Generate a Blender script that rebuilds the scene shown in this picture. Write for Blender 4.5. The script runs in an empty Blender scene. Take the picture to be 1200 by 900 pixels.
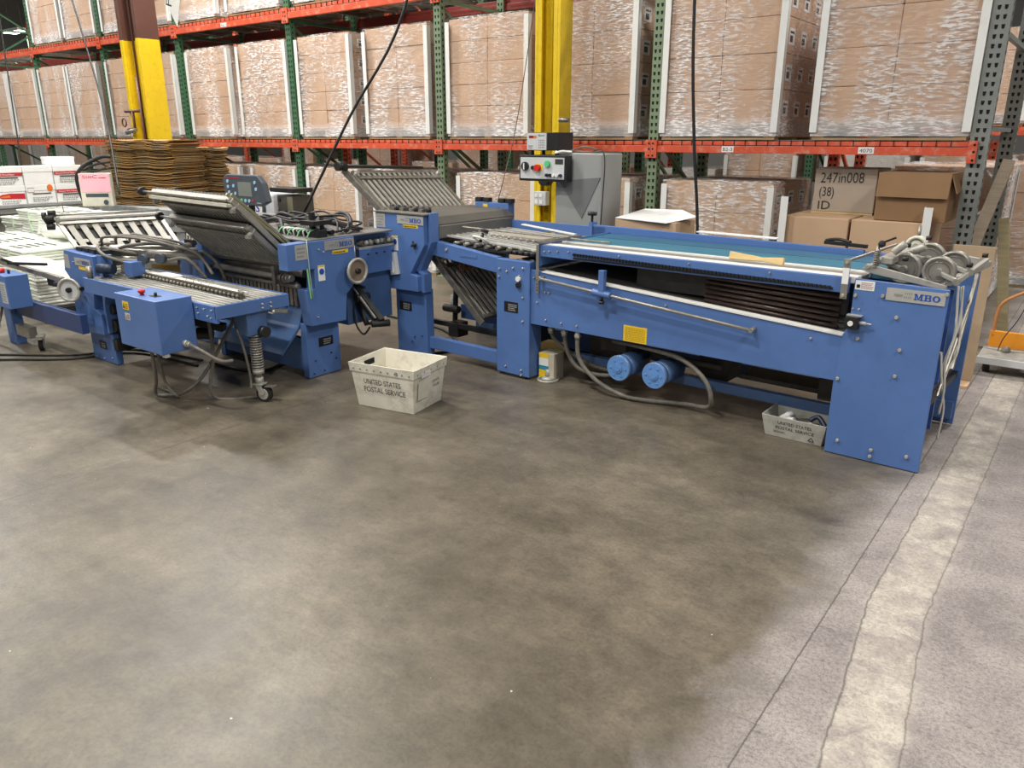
import bpy, bmesh, math, random
from mathutils import Vector, Matrix
random.seed(7)
sc = bpy.context.scene
col = sc.collection
PI = math.pi

# ------------------------------------------------------------------ camera, world, exposure
cam_d = bpy.data.cameras.new('camera'); cam = bpy.data.objects.new('camera', cam_d); col.objects.link(cam)
cam_d.sensor_width = 36; cam_d.lens = 901/1200*36; cam_d.clip_end = 200; cam_d.clip_start = .05
cam.location = (0, 0, 1.6)
cam.rotation_euler = (math.radians(90-17.8), 0, math.radians(37.3))
sc.camera = cam
sc.view_settings.view_transform = 'Standard'; sc.view_settings.look = 'None'
sc.view_settings.gamma = 1; sc.view_settings.use_curve_mapping = False
sc.view_settings.exposure = 0.0
world = bpy.data.worlds.new('world'); sc.world = world; world.use_nodes = True
world.node_tree.nodes['Background'].inputs[0].default_value = (.93, .97, 1, 1)
world.node_tree.nodes['Background'].inputs[1].default_value = .26

LAMPS = [(-9.5, 5.6, 7.0, 520), (0.5, 9.2, 7.0, 380), (-3.4, .2, 7.0, 340), (3.6, 1.2, 7.0, 380), (-10.5, -1.8, 7.0, 430), (-1.5, -5.5, 7.0, 380), (-6.6, 2.4, 7.0, 260), (-15.5, 3.6, 7.0, 480), (-9.0, 14.5, 6.6, 260), (-17.0, 10.2, 7.0, 300), (-22.5, 15.5, 7.0, 420), (-23.0, 4.5, 7.0, 420), (-30.2, 12.3, 4.95, 260)]  # most front and far-aisle lamps are unseen, added to light fronts and background

# ------------------------------------------------------------------ materials
MATS = {}
def srgb(h):
    c = [int(h[i:i+2], 16)/255 for i in (0, 2, 4)]
    return tuple(x/12.92 if x <= .04045 else ((x+.055)/1.055)**2.4 for x in c) + (1,)
def nn(nt, t, **kw):
    n = nt.nodes.new(t)
    for k, v in kw.items(): setattr(n, k, v)
    return n
def mat(name, hexc, rough=.5, metal=0, var=.12, scale=6, bump=0, bscale=40, stretch=(1, 1, 1), dirt=None, dirt_amt=.5, dscale=3, spec=.5):
    if name in MATS: return MATS[name]
    m = bpy.data.materials.new(name); m.use_nodes = True; MATS[name] = m
    nt = m.node_tree; L = nt.links; b = nt.nodes['Principled BSDF']
    b.inputs['Roughness'].default_value = rough; b.inputs['Metallic'].default_value = metal
    b.inputs['Specular IOR Level'].default_value = spec
    tc = nn(nt, 'ShaderNodeTexCoord'); mp = nn(nt, 'ShaderNodeMapping'); mp.inputs['Scale'].default_value = stretch
    L.new(tc.outputs['Object'], mp.inputs[0])
    nz = nn(nt, 'ShaderNodeTexNoise'); nz.inputs['Scale'].default_value = scale; nz.inputs['Detail'].default_value = 5
    L.new(mp.outputs[0], nz.inputs['Vector'])
    r = nn(nt, 'ShaderNodeValToRGB'); c = srgb(hexc)
    r.color_ramp.elements[0].position = .3; r.color_ramp.elements[1].position = .7
    r.color_ramp.elements[0].color = tuple(x*(1-var) for x in c[:3])+(1,)
    r.color_ramp.elements[1].color = tuple(min(1, x*(1+var)) for x in c[:3])+(1,)
    L.new(nz.outputs[0], r.inputs[0]); out = r.outputs[0]
    if dirt:
        n2 = nn(nt, 'ShaderNodeTexNoise'); n2.inputs['Scale'].default_value = dscale; n2.inputs['Detail'].default_value = 8; n2.inputs['Roughness'].default_value = .7
        L.new(mp.outputs[0], n2.inputs['Vector'])
        r2 = nn(nt, 'ShaderNodeValToRGB'); r2.color_ramp.elements[0].position = .5; r2.color_ramp.elements[1].position = .72
        r2.color_ramp.elements[1].color = (dirt_amt,)*3+(1,); r2.color_ramp.elements[0].color = (0, 0, 0, 1)
        L.new(n2.outputs[0], r2.inputs[0])
        mx = nn(nt, 'ShaderNodeMixRGB'); mx.inputs[2].default_value = srgb(dirt)
        L.new(r2.outputs[0], mx.inputs[0]); L.new(out, mx.inputs[1]); out = mx.outputs[0]
    L.new(out, b.inputs['Base Color'])
    if bump:
        n3 = nn(nt, 'ShaderNodeTexNoise'); n3.inputs['Scale'].default_value = bscale; n3.inputs['Detail'].default_value = 4
        L.new(mp.outputs[0], n3.inputs['Vector'])
        bp = nn(nt, 'ShaderNodeBump'); bp.inputs['Strength'].default_value = bump; bp.inputs['Distance'].default_value = .01
        L.new(n3.outputs[0], bp.inputs['Height']); L.new(bp.outputs[0], b.inputs['Normal'])
    return m
def emis(name, hexc, s):
    if name in MATS: return MATS[name]
    m = bpy.data.materials.new(name); m.use_nodes = True; MATS[name] = m
    b = m.node_tree.nodes['Principled BSDF']; b.inputs['Base Color'].default_value = srgb(hexc)
    b.inputs['Emission Color'].default_value = srgb(hexc); b.inputs['Emission Strength'].default_value = s
    return m

BLUE = mat('blue_paint', '5272AA', .38, 0, .07, 2.5, dirt='48699c', dirt_amt=.5, dscale=9)
BLUE2 = mat('worn_blue_paint', '4A6896', .45, 0, .15, 6, dirt='5a6a80', dirt_amt=.6, dscale=5)
STEEL = mat('brushed_steel', '9E9A92', .38, .6, .12, 20)
STEELD = mat('grimy_steel', '8C877E', .42, .65, .25, 25)
ALU = mat('aluminium', 'B9B8B2', .45, .35, .08, 15)
CAST = mat('cast_grey_metal', 'AEABA2', .45, .35, .15, 18)
DARK = mat('dark_metal', '2A2927', .5, .3, .3, 20)
BLACK = mat('black_plastic', '1A1A1B', .45, 0, .2, 20)
RUBBER = mat('black_rubber', '1D1C1B', .75, 0, .2, 20)
HOSE = mat('grey_hose', '6C675E', .6, 0, .2, 30)
GREYBELT = mat('dark_conveyor_belt', '55534F', .6, 0, .25, 4, stretch=(1, 8, 1))
TEAL = mat('teal_belt', '2F6F86', .45, 0, .12, 3, stretch=(1, 6, 1))
TEALD = mat('deep_teal_belt', '2B5C78', .5, 0, .12, 3, stretch=(1, 6, 1))
WHITE = mat('white_plastic', 'E4E2DC', .45, 0, .04, 10)
OFFW = mat('off_white_plastic', 'D8D3C2', .5, 0, .08, 10)
PAPER = mat('white_paper', 'E6E6E4', .8, 0, .03, 10)
YEL = mat('yellow_paint', 'E0BE1C', .4, 0, .07, 3, dirt='8a6a20', dirt_amt=.35, dscale=12)
YLAB = mat('yellow_label', 'E6C22A', .5, 0, .06, 20)
BROWN = mat('brown_paint', '5A3A30', .5, 0, .12, 4)
ORANGE = mat('orange_rack_paint', 'CC5132', .45, 0, .12, 4, dirt='d8b8a0', dirt_amt=.5, dscale=14)
GREEN = mat('green_rack_paint', '3F6A4A', .45, 0, .12, 6, dirt='2b3a30', dirt_amt=.5, dscale=12)
OLIVE = mat('pale_green_rack_paint', '76886A', .45, 0, .12, 6, dirt='4a5546', dirt_amt=.5, dscale=12)
GREYR = mat('grey_rack_paint', '7E827C', .5, 0, .12, 6, dirt='55564f', dirt_amt=.5, dscale=12)
HOLE = mat('hole_black', '0C0C0C', .9, 0, .1, 10)
CARD = mat('cardboard', 'C4A488', .8, 0, .07, 3, bump=.1, bscale=12)
CARDL = mat('light_cardboard', 'C2A282', .8, 0, .06, 3)
CARDD = mat('dark_cardboard', '8A6A4A', .85, 0, .12, 3)
CARDF = mat('flat_cardboard_sheets', '9A7A4E', .85, 0, .4, 6, stretch=(1, 1, 12))
SEAM = mat('carton_seam', '6B5038', .9, 0, .1, 10)
BOARD = mat('white_corner_board', 'DEDEDA', .6, 0, .04, 4)
WOOD = mat('pallet_wood', '9C8260', .8, 0, .2, 6, stretch=(1, 6, 6))
WOODL = mat('pale_wood', 'CDB27C', .7, 0, .12, 8, stretch=(1, 6, 6))
GREYC = mat('grey_cabinet_paint', '959794', .45, 0, .05, 2)
GREYP = mat('silver_panel', 'C4C6C6', .4, 0, .04, 10)
GALV = mat('galvanised_sheet', '9EA2A2', .5, .3, .2, 8)
RED = mat('red_plastic', 'C8261E', .4, 0, .05, 10)
REDP = mat('red_print', 'B8242C', .6, 0, .05, 10)
ORP = mat('orange_print', 'D9702A', .6, 0, .05, 10)
GRNB = mat('green_button', '5BC27E', .35, 0, .05, 10)
MBOB = mat('logo_blue', '1F4FA8', .45, 0, .03, 10)
INK = mat('black_ink', '33312F', .7, 0, .1, 30)
GREYI = mat('grey_ink', '8b8b88', .7, 0, .1, 30)
TUBM = mat('tub_plastic', 'DDD8C8', .55, 0, .06, 5, dirt='8d8472', dirt_amt=.55, dscale=8)
TUBG = mat('grey_tub_plastic', 'B5B2A8', .6, 0, .08, 5, dirt='6d675c', dirt_amt=.6, dscale=8)
PINK = mat('pink_paper', 'F0B8C4', .8, 0, .03, 10)
SLATE = mat('slate_housing', '444B54', .5, 0, .06, 10)
LCD = mat('lcd_screen', '7B8078', .2, 0, .1, 10)
BTNB = mat('pale_blue_button', '9BC0D8', .4, 0, .05, 10)
BAGW = mat('white_poly_bag', 'E4E6DC', .35, 0, .08, 8, bump=.6, bscale=9)
BAGG = mat('greenish_poly_bag', 'DCE0D2', .35, 0, .08, 8, bump=.6, bscale=9)
TAN = mat('handwheel_tan', '8A7A66', .5, .2, .12, 12)
TEALP = mat('teal_print', '2C8AA0', .6, 0, .05, 10)
GRNS = mat('green_strap', '7FC88A', .6, 0, .05, 10)
CABLE = mat('black_cable', '121213', .55, 0, .1, 10)
ORJ = mat('orange_yellow_paint', 'DE8F22', .45, 0, .1, 8)
LAMPM = emis('lamp_diffuser', 'F4FAFF', 14)

def wrap_mat():
    m = bpy.data.materials.new('stretch_wrap'); m.use_nodes = True; MATS['wrap'] = m
    nt = m.node_tree; L = nt.links; nt.nodes.remove(nt.nodes['Principled BSDF']); out = nt.nodes['Material Output']
    tc = nn(nt, 'ShaderNodeTexCoord'); oi = nn(nt, 'ShaderNodeObjectInfo')
    ad = nn(nt, 'ShaderNodeVectorMath', operation='ADD'); L.new(tc.outputs['Object'], ad.inputs[0])
    mul = nn(nt, 'ShaderNodeMath', operation='MULTIPLY'); mul.inputs[1].default_value = 40; L.new(oi.outputs['Random'], mul.inputs[0]); L.new(mul.outputs[0], ad.inputs[1])
    mp = nn(nt, 'ShaderNodeMapping'); mp.inputs['Scale'].default_value = (1, 1, 5.5); mp.inputs['Rotation'].default_value = (0, .16, 0); L.new(ad.outputs[0], mp.inputs[0])
    n1 = nn(nt, 'ShaderNodeTexNoise'); n1.inputs['Scale'].default_value = 7; n1.inputs['Detail'].default_value = 6; n1.inputs['Roughness'].default_value = .65; n1.inputs['Distortion'].default_value = .6; L.new(mp.outputs[0], n1.inputs['Vector'])
    bp = nn(nt, 'ShaderNodeBump'); bp.inputs['Strength'].default_value = 1; bp.inputs['Distance'].default_value = .22; L.new(n1.outputs[0], bp.inputs['Height'])
    g = nn(nt, 'ShaderNodeBsdfAnisotropic') if False else nn(nt, 'ShaderNodeBsdfGlossy'); g.inputs['Roughness'].default_value = .22; g.inputs['Color'].default_value = (1, 1, 1, 1); L.new(bp.outputs[0], g.inputs['Normal'])
    df = nn(nt, 'ShaderNodeBsdfDiffuse'); df.inputs['Color'].default_value = (.97, .95, .94, 1)  # milky film tone plus lamp reflections painted in as diffuse white
    gd = nn(nt, 'ShaderNodeMixShader'); gd.inputs[0].default_value = .72; L.new(g.outputs[0], gd.inputs[1]); L.new(df.outputs[0], gd.inputs[2])
    tr = nn(nt, 'ShaderNodeBsdfTransparent'); tr.inputs[0].default_value = (.97, .96, .96, 1)
    n2 = nn(nt, 'ShaderNodeTexNoise'); n2.inputs['Scale'].default_value = 1.6; n2.inputs['Detail'].default_value = 3; mq = nn(nt, 'ShaderNodeMapping'); mq.inputs['Scale'].default_value = (1.7, 1.2, .55); L.new(ad.outputs[0], mq.inputs[0]); L.new(mq.outputs[0], n2.inputs['Vector'])
    n3 = nn(nt, 'ShaderNodeTexNoise'); n3.inputs['Scale'].default_value = 16; n3.inputs['Detail'].default_value = 5; L.new(mp.outputs[0], n3.inputs['Vector'])
    m1 = nn(nt, 'ShaderNodeMapRange'); m1.inputs[1].default_value = .40; m1.inputs[2].default_value = .60; m1.inputs[3].default_value = .08; m1.inputs[4].default_value = .55; L.new(n2.outputs[0], m1.inputs[0])  # upright pale bands, painted where the film would mirror lamps
    m2 = nn(nt, 'ShaderNodeMapRange'); m2.inputs[1].default_value = .48; m2.inputs[2].default_value = .60; m2.inputs[3].default_value = .3; m2.inputs[4].default_value = 1.6; L.new(n3.outputs[0], m2.inputs[0])
    f = nn(nt, 'ShaderNodeMath', operation='MULTIPLY', use_clamp=True); L.new(m1.outputs[0], f.inputs[0]); L.new(m2.outputs[0], f.inputs[1])
    sz = nn(nt, 'ShaderNodeSeparateXYZ'); L.new(tc.outputs['Object'], sz.inputs[0])
    lo = nn(nt, 'ShaderNodeMapRange'); lo.inputs[1].default_value = .13; lo.inputs[2].default_value = .20; lo.inputs[3].default_value = .35; lo.inputs[4].default_value = 0; L.new(sz.outputs[2], lo.inputs[0])
    f2 = nn(nt, 'ShaderNodeMath', operation='ADD', use_clamp=True); L.new(f.outputs[0], f2.inputs[0]); L.new(lo.outputs[0], f2.inputs[1]); f = f2
    mx = nn(nt, 'ShaderNodeMixShader'); L.new(f.outputs[0], mx.inputs[0]); L.new(tr.outputs[0], mx.inputs[1]); L.new(gd.outputs[0], mx.inputs[2])
    L.new(mx.outputs[0], out.inputs[0]); return m
WRAP = wrap_mat()

def floor_mat():
    m = bpy.data.materials.new('concrete_floor'); m.use_nodes = True
    nt = m.node_tree; L = nt.links; b = nt.nodes['Principled BSDF']
    geo = nn(nt, 'ShaderNodeNewGeometry'); pos = geo.outputs['Position']
    def noise(s, d=6, r=.6, st=(1, 1, 1), dist=0):
        mp = nn(nt, 'ShaderNodeMapping'); mp.inputs['Scale'].default_value = st; L.new(pos, mp.inputs[0])
        n = nn(nt, 'ShaderNodeTexNoise'); n.inputs['Scale'].default_value = s; n.inputs['Detail'].default_value = d; n.inputs['Roughness'].default_value = r; n.inputs['Distortion'].default_value = dist
        L.new(mp.outputs[0], n.inputs['Vector']); return n.outputs[0]
    def ramp(x, stops):
        r = nn(nt, 'ShaderNodeValToRGB'); e = r.color_ramp.elements
        while len(e) < len(stops): e.new(.5)
        for i, (p, c) in enumerate(stops): e[i].position = p; e[i].color = srgb(c) if isinstance(c, str) else (c, c, c, 1)
        L.new(x, r.inputs[0]); return r.outputs[0]
    def mix(f, a, c, mode='MIX', fac=1):
        x = nn(nt, 'ShaderNodeMixRGB', blend_type=mode)
        for i, s in ((0, f), (1, a), (2, c)):
            if isinstance(s, (int, float)): x.inputs[i].default_value = s if i == 0 else (s, s, s, 1)
            else: L.new(s, x.inputs[i])
        return x.outputs[0]
    def mth(op, a, c=None, clamp=False):
        x = nn(nt, 'ShaderNodeMath', operation=op, use_clamp=clamp)
        for i, s in ((0, a), (1, c)):
            if s is None: continue
            if isinstance(s, (int, float)): x.inputs[i].default_value = s
            else: L.new(s, x.inputs[i])
        return x.outputs[0]
    def mrange(x, a, c, lo=0, hi=1):
        r = nn(nt, 'ShaderNodeMapRange'); r.clamp = True
        for i, v in zip((1, 2, 3, 4), (a, c, lo, hi)): r.inputs[i].default_value = v
        L.new(x, r.inputs[0]); return r.outputs[0]
    sp = nn(nt, 'ShaderNodeSeparateXYZ'); L.new(pos, sp.inputs[0]); X, Y = sp.outputs[0], sp.outputs[1]
    sealed = ramp(noise(1.1, 6, .62, dist=.3), [(.30, '544D41'), (.5, '665E50'), (.72, '7B7160')])
    mott = ramp(noise(5, 8, .7), [(.35, .76), (.65, 1.12)])
    sealed = mix(1.0, sealed, mott, 'MULTIPLY')
    fine = ramp(noise(70, 5, .75), [(.38, .84), (.5, 1.0), (.64, 1.08)])
    sealed = mix(1.0, sealed, fine, 'MULTIPLY')
    sealed = mix(1.0, sealed, ramp(noise(16, 9, .75, dist=.8), [(.38, .86), (.5, 1.0), (.64, 1.07)]), 'MULTIPLY')
    strk = ramp(noise(4, 8, .7, st=(1.2, 3.2, 1), dist=.6), [(.42, .86), (.6, 1.04)])
    sealed = mix(.7, sealed, mix(1.0, sealed, strk, 'MULTIPLY'))
    # small dark scuffs
    scf = ramp(noise(9, 3, .5), [(.70, 0.0), (.78, .55)])
    sealed = mix(scf, sealed, ramp(X, [(0, '4a4844'), (1, '4a4844')]))
    # bare worn slab
    bare = ramp(noise(3.0, 8, .75), [(.3, '7E7673'), (.5, '968D89'), (.72, 'ACA39C')])
    bare = mix(1.0, bare, ramp(noise(80, 5, .8), [(.40, .68), (.52, 1.0), (.62, 1.12)]), 'MULTIPLY')
    bare = mix(1.0, bare, ramp(noise(230, 3, .7), [(.4, .82), (.6, 1.08)]), 'MULTIPLY')
    bare = mix(.8, bare, mix(1.0, bare, ramp(noise(14, 7, .75, st=(1, 2.6, 1), dist=1.6), [(.36, .55), (.43, 1.0)]), 'MULTIPLY'))
    pale = ramp(noise(6, 8, .8), [(.3, '958C84'), (.5, 'B0A79B'), (.70, 'CDC5B6')])
    pale = mix(1.0, pale, ramp(noise(75, 6, .85), [(.40, .70), (.50, 1.0), (.6, 1.10)]), 'MULTIPLY')
    pale = mix(1.0, pale, ramp(noise(11, 7, .8, dist=1.5), [(.36, .72), (.45, 1.0)]), 'MULTIPLY')
    wob = mth('MULTIPLY', mth('SUBTRACT', noise(10, 9, .8), .5), .035)
    wob2 = mth('MULTIPLY', mth('SUBTRACT', noise(1.7, 5, .7, dist=1), .5), .55)
    XW = mth('ADD', X, wob)
    slab = mrange(mth('ADD', X, wob2), -.74, -.50)          # sealed -> bare with a ragged edge
    colr = mix(slab, sealed, bare)
    ER = mrange(Y, 1.7, 2.7, 0, -.10); XS = mth('SUBTRACT', XW, ER)
    s1 = mrange(XS, -.355, -.325); s2 = mrange(XS, -.17, -.12)
    strip = mth('MULTIPLY', s1, mth('SUBTRACT', 1, s2))
    # strip worn paler towards its far middle
    colr = mix(mth('MULTIPLY', strip, mrange(noise(4.5, 8, .75, dist=.8), .40, .56, .15, 1.0)), colr, pale)
    def line(src, c, w, soft=.004):
        d = mth('ABSOLUTE', mth('SUBTRACT', src, c)); return mth('SUBTRACT', 1, mrange(d, w, w+soft))
    XL = mth('ADD', X, mth('MULTIPLY', mth('SUBTRACT', noise(24, 6, .75), .5), .013))
    j = mth('MAXIMUM', mth('MULTIPLY', line(XL, -.535, .001, .003), .75), mth('MULTIPLY', line(XS, -.335, .001, .004), .6))
    j = mth('MAXIMUM', j, mth('MULTIPLY', line(XS, -.15, .0005, .004), .5))
    YL = mth('ADD', Y, mth('MULTIPLY', mth('SUBTRACT', noise(5, 6, .7), .5), .02))
    left = mth('LESS_THAN', X, -3.05)
    j = mth('MAXIMUM', j, mth('MULTIPLY', mth('MULTIPLY', line(XL, -3.82, .002), .55), mth('LESS_THAN', Y, 4)))
    colr = mix(j, colr, ramp(X, [(0, '3c3833'), (1, '3c3833')]))
    # white paint flecks
    fl = ramp(noise(38, 1, .3), [(.835, 0.0), (.84, .8)])
    colr = mix(fl, colr, ramp(X, [(0, 'c9c8c2'), (1, 'c9c8c2')]))
    L.new(colr, b.inputs['Base Color'])
    ro = mix(slab, ramp(noise(2.2, 6, .7), [(.3, .32), (.7, .50)]), .72)
    L.new(ro, b.inputs['Roughness']); b.inputs['Specular IOR Level'].default_value = .45
    bp = nn(nt, 'ShaderNodeBump'); bp.inputs['Strength'].default_value = .25; bp.inputs['Distance'].default_value = .004
    hh = mth('SUBTRACT', noise(40, 6, .7), mth('MULTIPLY', j, 2)); L.new(hh, bp.inputs['Height']); L.new(bp.outputs[0], b.inputs['Normal'])
    return m
FLOOR = floor_mat()

# ------------------------------------------------------------------ helpers
def V(*a): return Vector(a)
def tag(o, label=None, cat=None, group=None, kind=None):
    if label: o['label'] = label
    if cat: o['category'] = cat
    if group: o['group'] = group
    if kind: o['kind'] = kind
    return o
def thing(name, loc, label, cat, group=None, rz=0):
    o = bpy.data.objects.new(name, None); col.objects.link(o); o.location = loc; o.rotation_euler = (0, 0, rz)
    o.empty_display_size = .1
    return tag(o, label, cat, group)
class MB:
    def __init__(s): s.bm = bmesh.new(); s.sm = False
    def box(s, a, b, rot=None, c=None):
        vs = [s.bm.verts.new((x, y, z)) for x in (a[0], b[0]) for y in (a[1], b[1]) for z in (a[2], b[2])]
        for f in ((0, 1, 3, 2), (4, 6, 7, 5), (0, 4, 5, 1), (2, 3, 7, 6), (0, 2, 6, 4), (1, 5, 7, 3)): s.bm.faces.new([vs[i] for i in f])
        if rot is not None:
            cc = Vector(c) if c else (Vector(a)+Vector(b))/2
            bmesh.ops.rotate(s.bm, verts=vs, cent=cc, matrix=rot)
        return s
    def bar(s, p, q, w, h, up=(0, 0, 1)):
        p, q = Vector(p), Vector(q); d = (q-p).normalized(); u = Vector(up)
        if abs(d.dot(u)) > .98: u = Vector((0, 1, 0))
        r = d.cross(u).normalized(); u = r.cross(d).normalized()
        vs = [s.bm.verts.new(e+r*(i*w/2)+u*(j*h/2)) for e in (p, q) for i, j in ((-1, -1), (1, -1), (1, 1), (-1, 1))]
        for f in ((3, 2, 1, 0), (4, 5, 6, 7), (0, 1, 5, 4), (1, 2, 6, 5), (2, 3, 7, 6), (3, 0, 4, 7)): s.bm.faces.new([vs[i] for i in f])
        return s
    def prism(s, pts, ax, d0, d1):
        def P(a, b, d): return {'y': (a, d, b), 'x': (d, a, b), 'z': (a, b, d)}[ax]
        A = [s.bm.verts.new(P(a, b, d0)) for a, b in pts]; B = [s.bm.verts.new(P(a, b, d1)) for a, b in pts]
        s.bm.faces.new(A); s.bm.faces.new(B[::-1]); n = len(pts)
        for i in range(n): s.bm.faces.new([A[i], B[i], B[(i+1) % n], A[(i+1) % n]])
        return s
    def poly(s, pts):
        s.bm.faces.new([s.bm.verts.new(p) for p in pts]); return s
    def cyl(s, p, q, r, n=16, r2=None, cap=True):
        p, q = Vector(p), Vector(q); d = (q-p).normalized(); r2 = r if r2 is None else r2
        u = d.cross(Vector((0, 0, 1)) if abs(d.z) < .9 else Vector((1, 0, 0))).normalized(); w = d.cross(u)
        A = [s.bm.verts.new(p+(u*math.cos(2*PI*i/n)+w*math.sin(2*PI*i/n))*r) for i in range(n)]
        B = [s.bm.verts.new(q+(u*math.cos(2*PI*i/n)+w*math.sin(2*PI*i/n))*r2) for i in range(n)]
        for i in range(n):
            f = s.bm.faces.new([A[i], A[(i+1) % n], B[(i+1) % n], B[i]]); f.smooth = n > 8
        if cap: s.bm.faces.new(A[::-1]); s.bm.faces.new(B)
        return s
    def ring(s, c, ax, R, r, n=32, m=10):
        c = Vector(c); ax = Vector(ax).normalized(); u = ax.cross(Vector((0, 0, 1)) if abs(ax.z) < .9 else Vector((1, 0, 0))).normalized(); w = ax.cross(u)
        g = []
        for i in range(n):
            a = 2*PI*i/n; d = u*math.cos(a)+w*math.sin(a)
            g.append([s.bm.verts.new(c+d*(R+r*math.cos(2*PI*k/m))+ax*(r*math.sin(2*PI*k/m))) for k in range(m)])
        for i in range(n):
            for k in range(m):
                f = s.bm.faces.new([g[i][k], g[(i+1) % n][k], g[(i+1) % n][(k+1) % m], g[i][(k+1) % m]]); f.smooth = True
        return s
    def sph(s, c, r, n=12):
        bmesh.ops.create_uvsphere(s.bm, u_segments=n, v_segments=max(6, n//2), radius=r, matrix=Matrix.Translation(c)); return s
    def tube(s, pts, r, n=8, sub=6):
        P = [Vector(p) for p in pts]
        if sub > 1 and len(P) > 2:
            Q = []
            for i in range(len(P)-1):
                a, b, c, d = P[max(i-1, 0)], P[i], P[i+1], P[min(i+2, len(P)-1)]
                for k in range(sub):
                    t = k/sub; Q.append(.5*((2*b)+(c-a)*t+(2*a-5*b+4*c-d)*t*t+(3*b-a-3*c+d)*t**3))
            Q.append(P[-1]); P = Q
        prev = None; u = None
        for i, p in enumerate(P):
            d = (P[min(i+1, len(P)-1)]-P[max(i-1, 0)]).normalized()
            if u is None: u = d.cross(Vector((0, 0, 1)) if abs(d.z) < .9 else Vector((1, 0, 0))).normalized()
            u = (u-d*u.dot(d)).normalized(); w = d.cross(u)
            R = [s.bm.verts.new(p+(u*math.cos(2*PI*k/n)+w*math.sin(2*PI*k/n))*r) for k in range(n)]
            if prev:
                for k in range(n):
                    f = s.bm.faces.new([prev[k], prev[(k+1) % n], R[(k+1) % n], R[k]]); f.smooth = True
            else: s.bm.faces.new(R[::-1])
            prev = R
        s.bm.faces.new(prev); return s
    def mark(s):
        s.k = len(s.bm.faces); return s
    def build(s, name, m, parent=None, off=None, bev=0, solid=0, m2=None):
        if m2 is not None:
            s.bm.faces.ensure_lookup_table()
            for f in s.bm.faces[s.k:]: f.material_index = 1
        bmesh.ops.recalc_face_normals(s.bm, faces=s.bm.faces)
        if off is not None: bmesh.ops.translate(s.bm, verts=s.bm.verts, vec=-Vector(off))
        me = bpy.data.meshes.new(name); s.bm.to_mesh(me); s.bm.free(); me.materials.append(m)
        if m2 is not None: me.materials.append(m2)
        o = bpy.data.objects.new(name, me); col.objects.link(o)
        if parent: o.parent = parent
        if bev:
            b = o.modifiers.new('bevel', 'BEVEL'); b.width = bev; b.segments = 2; b.limit_method = 'ANGLE'
        return o
def single(mb, name, m, loc, label, cat, group=None, bev=0):
    """a thing that is one mesh; geometry given in world coordinates"""
    o = mb.build(name, m, None, off=loc, bev=bev); o.location = loc
    return tag(o, label, cat, group)
def text(parent, s, origin, xd, yd, size, m, name='lettering', width=None, bold=0, ext=.0006, slab=False, squash=1):
    c = bpy.data.curves.new(name, 'FONT'); c.body = s; c.size = 1; c.extrude = 0; c.offset = bold; c.resolution_u = 3
    t = bpy.data.objects.new('t', c); col.objects.link(t)
    dg = bpy.context.evaluated_depsgraph_get(); me = bpy.data.meshes.new_from_object(t.evaluated_get(dg)); bpy.data.objects.remove(t)
    xs = [v.co.x for v in me.vertices]; w = max(xs)-min(xs); x0 = min(xs)
    sx = size*squash if width is None else width/w
    o3, xd, yd = Vector(origin), Vector(xd).normalized(), Vector(yd).normalized(); nd = xd.cross(yd)
    for v in me.vertices: v.co = o3+xd*((v.co.x-x0)*sx)+yd*(v.co.y*size)+nd*ext
    me.materials.clear(); me.materials.append(m)
    o = bpy.data.objects.new(name, me); col.objects.link(o); o.parent = parent; return o
def kids(o): return list(o.children)
def copy_tree(o, parent=None):
    c = o.copy(); col.objects.link(c); c.parent = parent
    for ch in kids(o): copy_tree(ch, c)
    return c

def mbo(parent, origin, xd, yd, nd, w, h, m=None):
    """slab lettered MBO built from prisms on the plate plane"""
    O, X, Y_, N = Vector(origin), Vector(xd), Vector(yd), Vector(nd)
    b = MB()
    def q(x0, y0, x1, y1, x2=None, x3=None):
        x2 = x1 if x2 is None else x2; x3 = x0 if x3 is None else x3
        pts = [(x0, y0), (x1, y0), (x2, y1), (x3, y1)]
        b.poly([O+X*(px*w)+Y_*(py*h)+N*.001 for px, py in pts])
    # M
    q(.0, 0, .13, .15); q(.0, .85, .12, 1); q(.035, 0, .085, 1); q(.26, 0, .325, 1); q(.22, 0, .365, .15); q(.24, .85, .365, 1)
    q(.155, .08, .195, 1, .115, .05); q(.155, .08, .195, 1, .315, .25)
    # B
    q(.39, 0, .44, .14); q(.39, .86, .44, 1); q(.42, 0, .49, 1); q(.48, 0, .63, .15); q(.48, .45, .62, .58); q(.48, .85, .61, 1); q(.59, .03, .665, .27); q(.59, .27, .665, .52, .63, .57); q(.575, .52, .65, .96)
    # O
    n = 20; cx, cy = .85, .5
    for i in range(n):
        a0, a1 = 2*PI*i/n, 2*PI*(i+1)/n
        P = []
        for a, rx, ry in ((a0, .15, .5), (a1, .15, .5), (a1, .07, .34), (a0, .07, .34)): P.append(O+X*((cx+rx*math.cos(a))*w)+Y_*((cy+ry*math.sin(a))*h)+N*.001)
        b.poly(P)
    return b.build('lettering', m or MBOB, parent)
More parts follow.
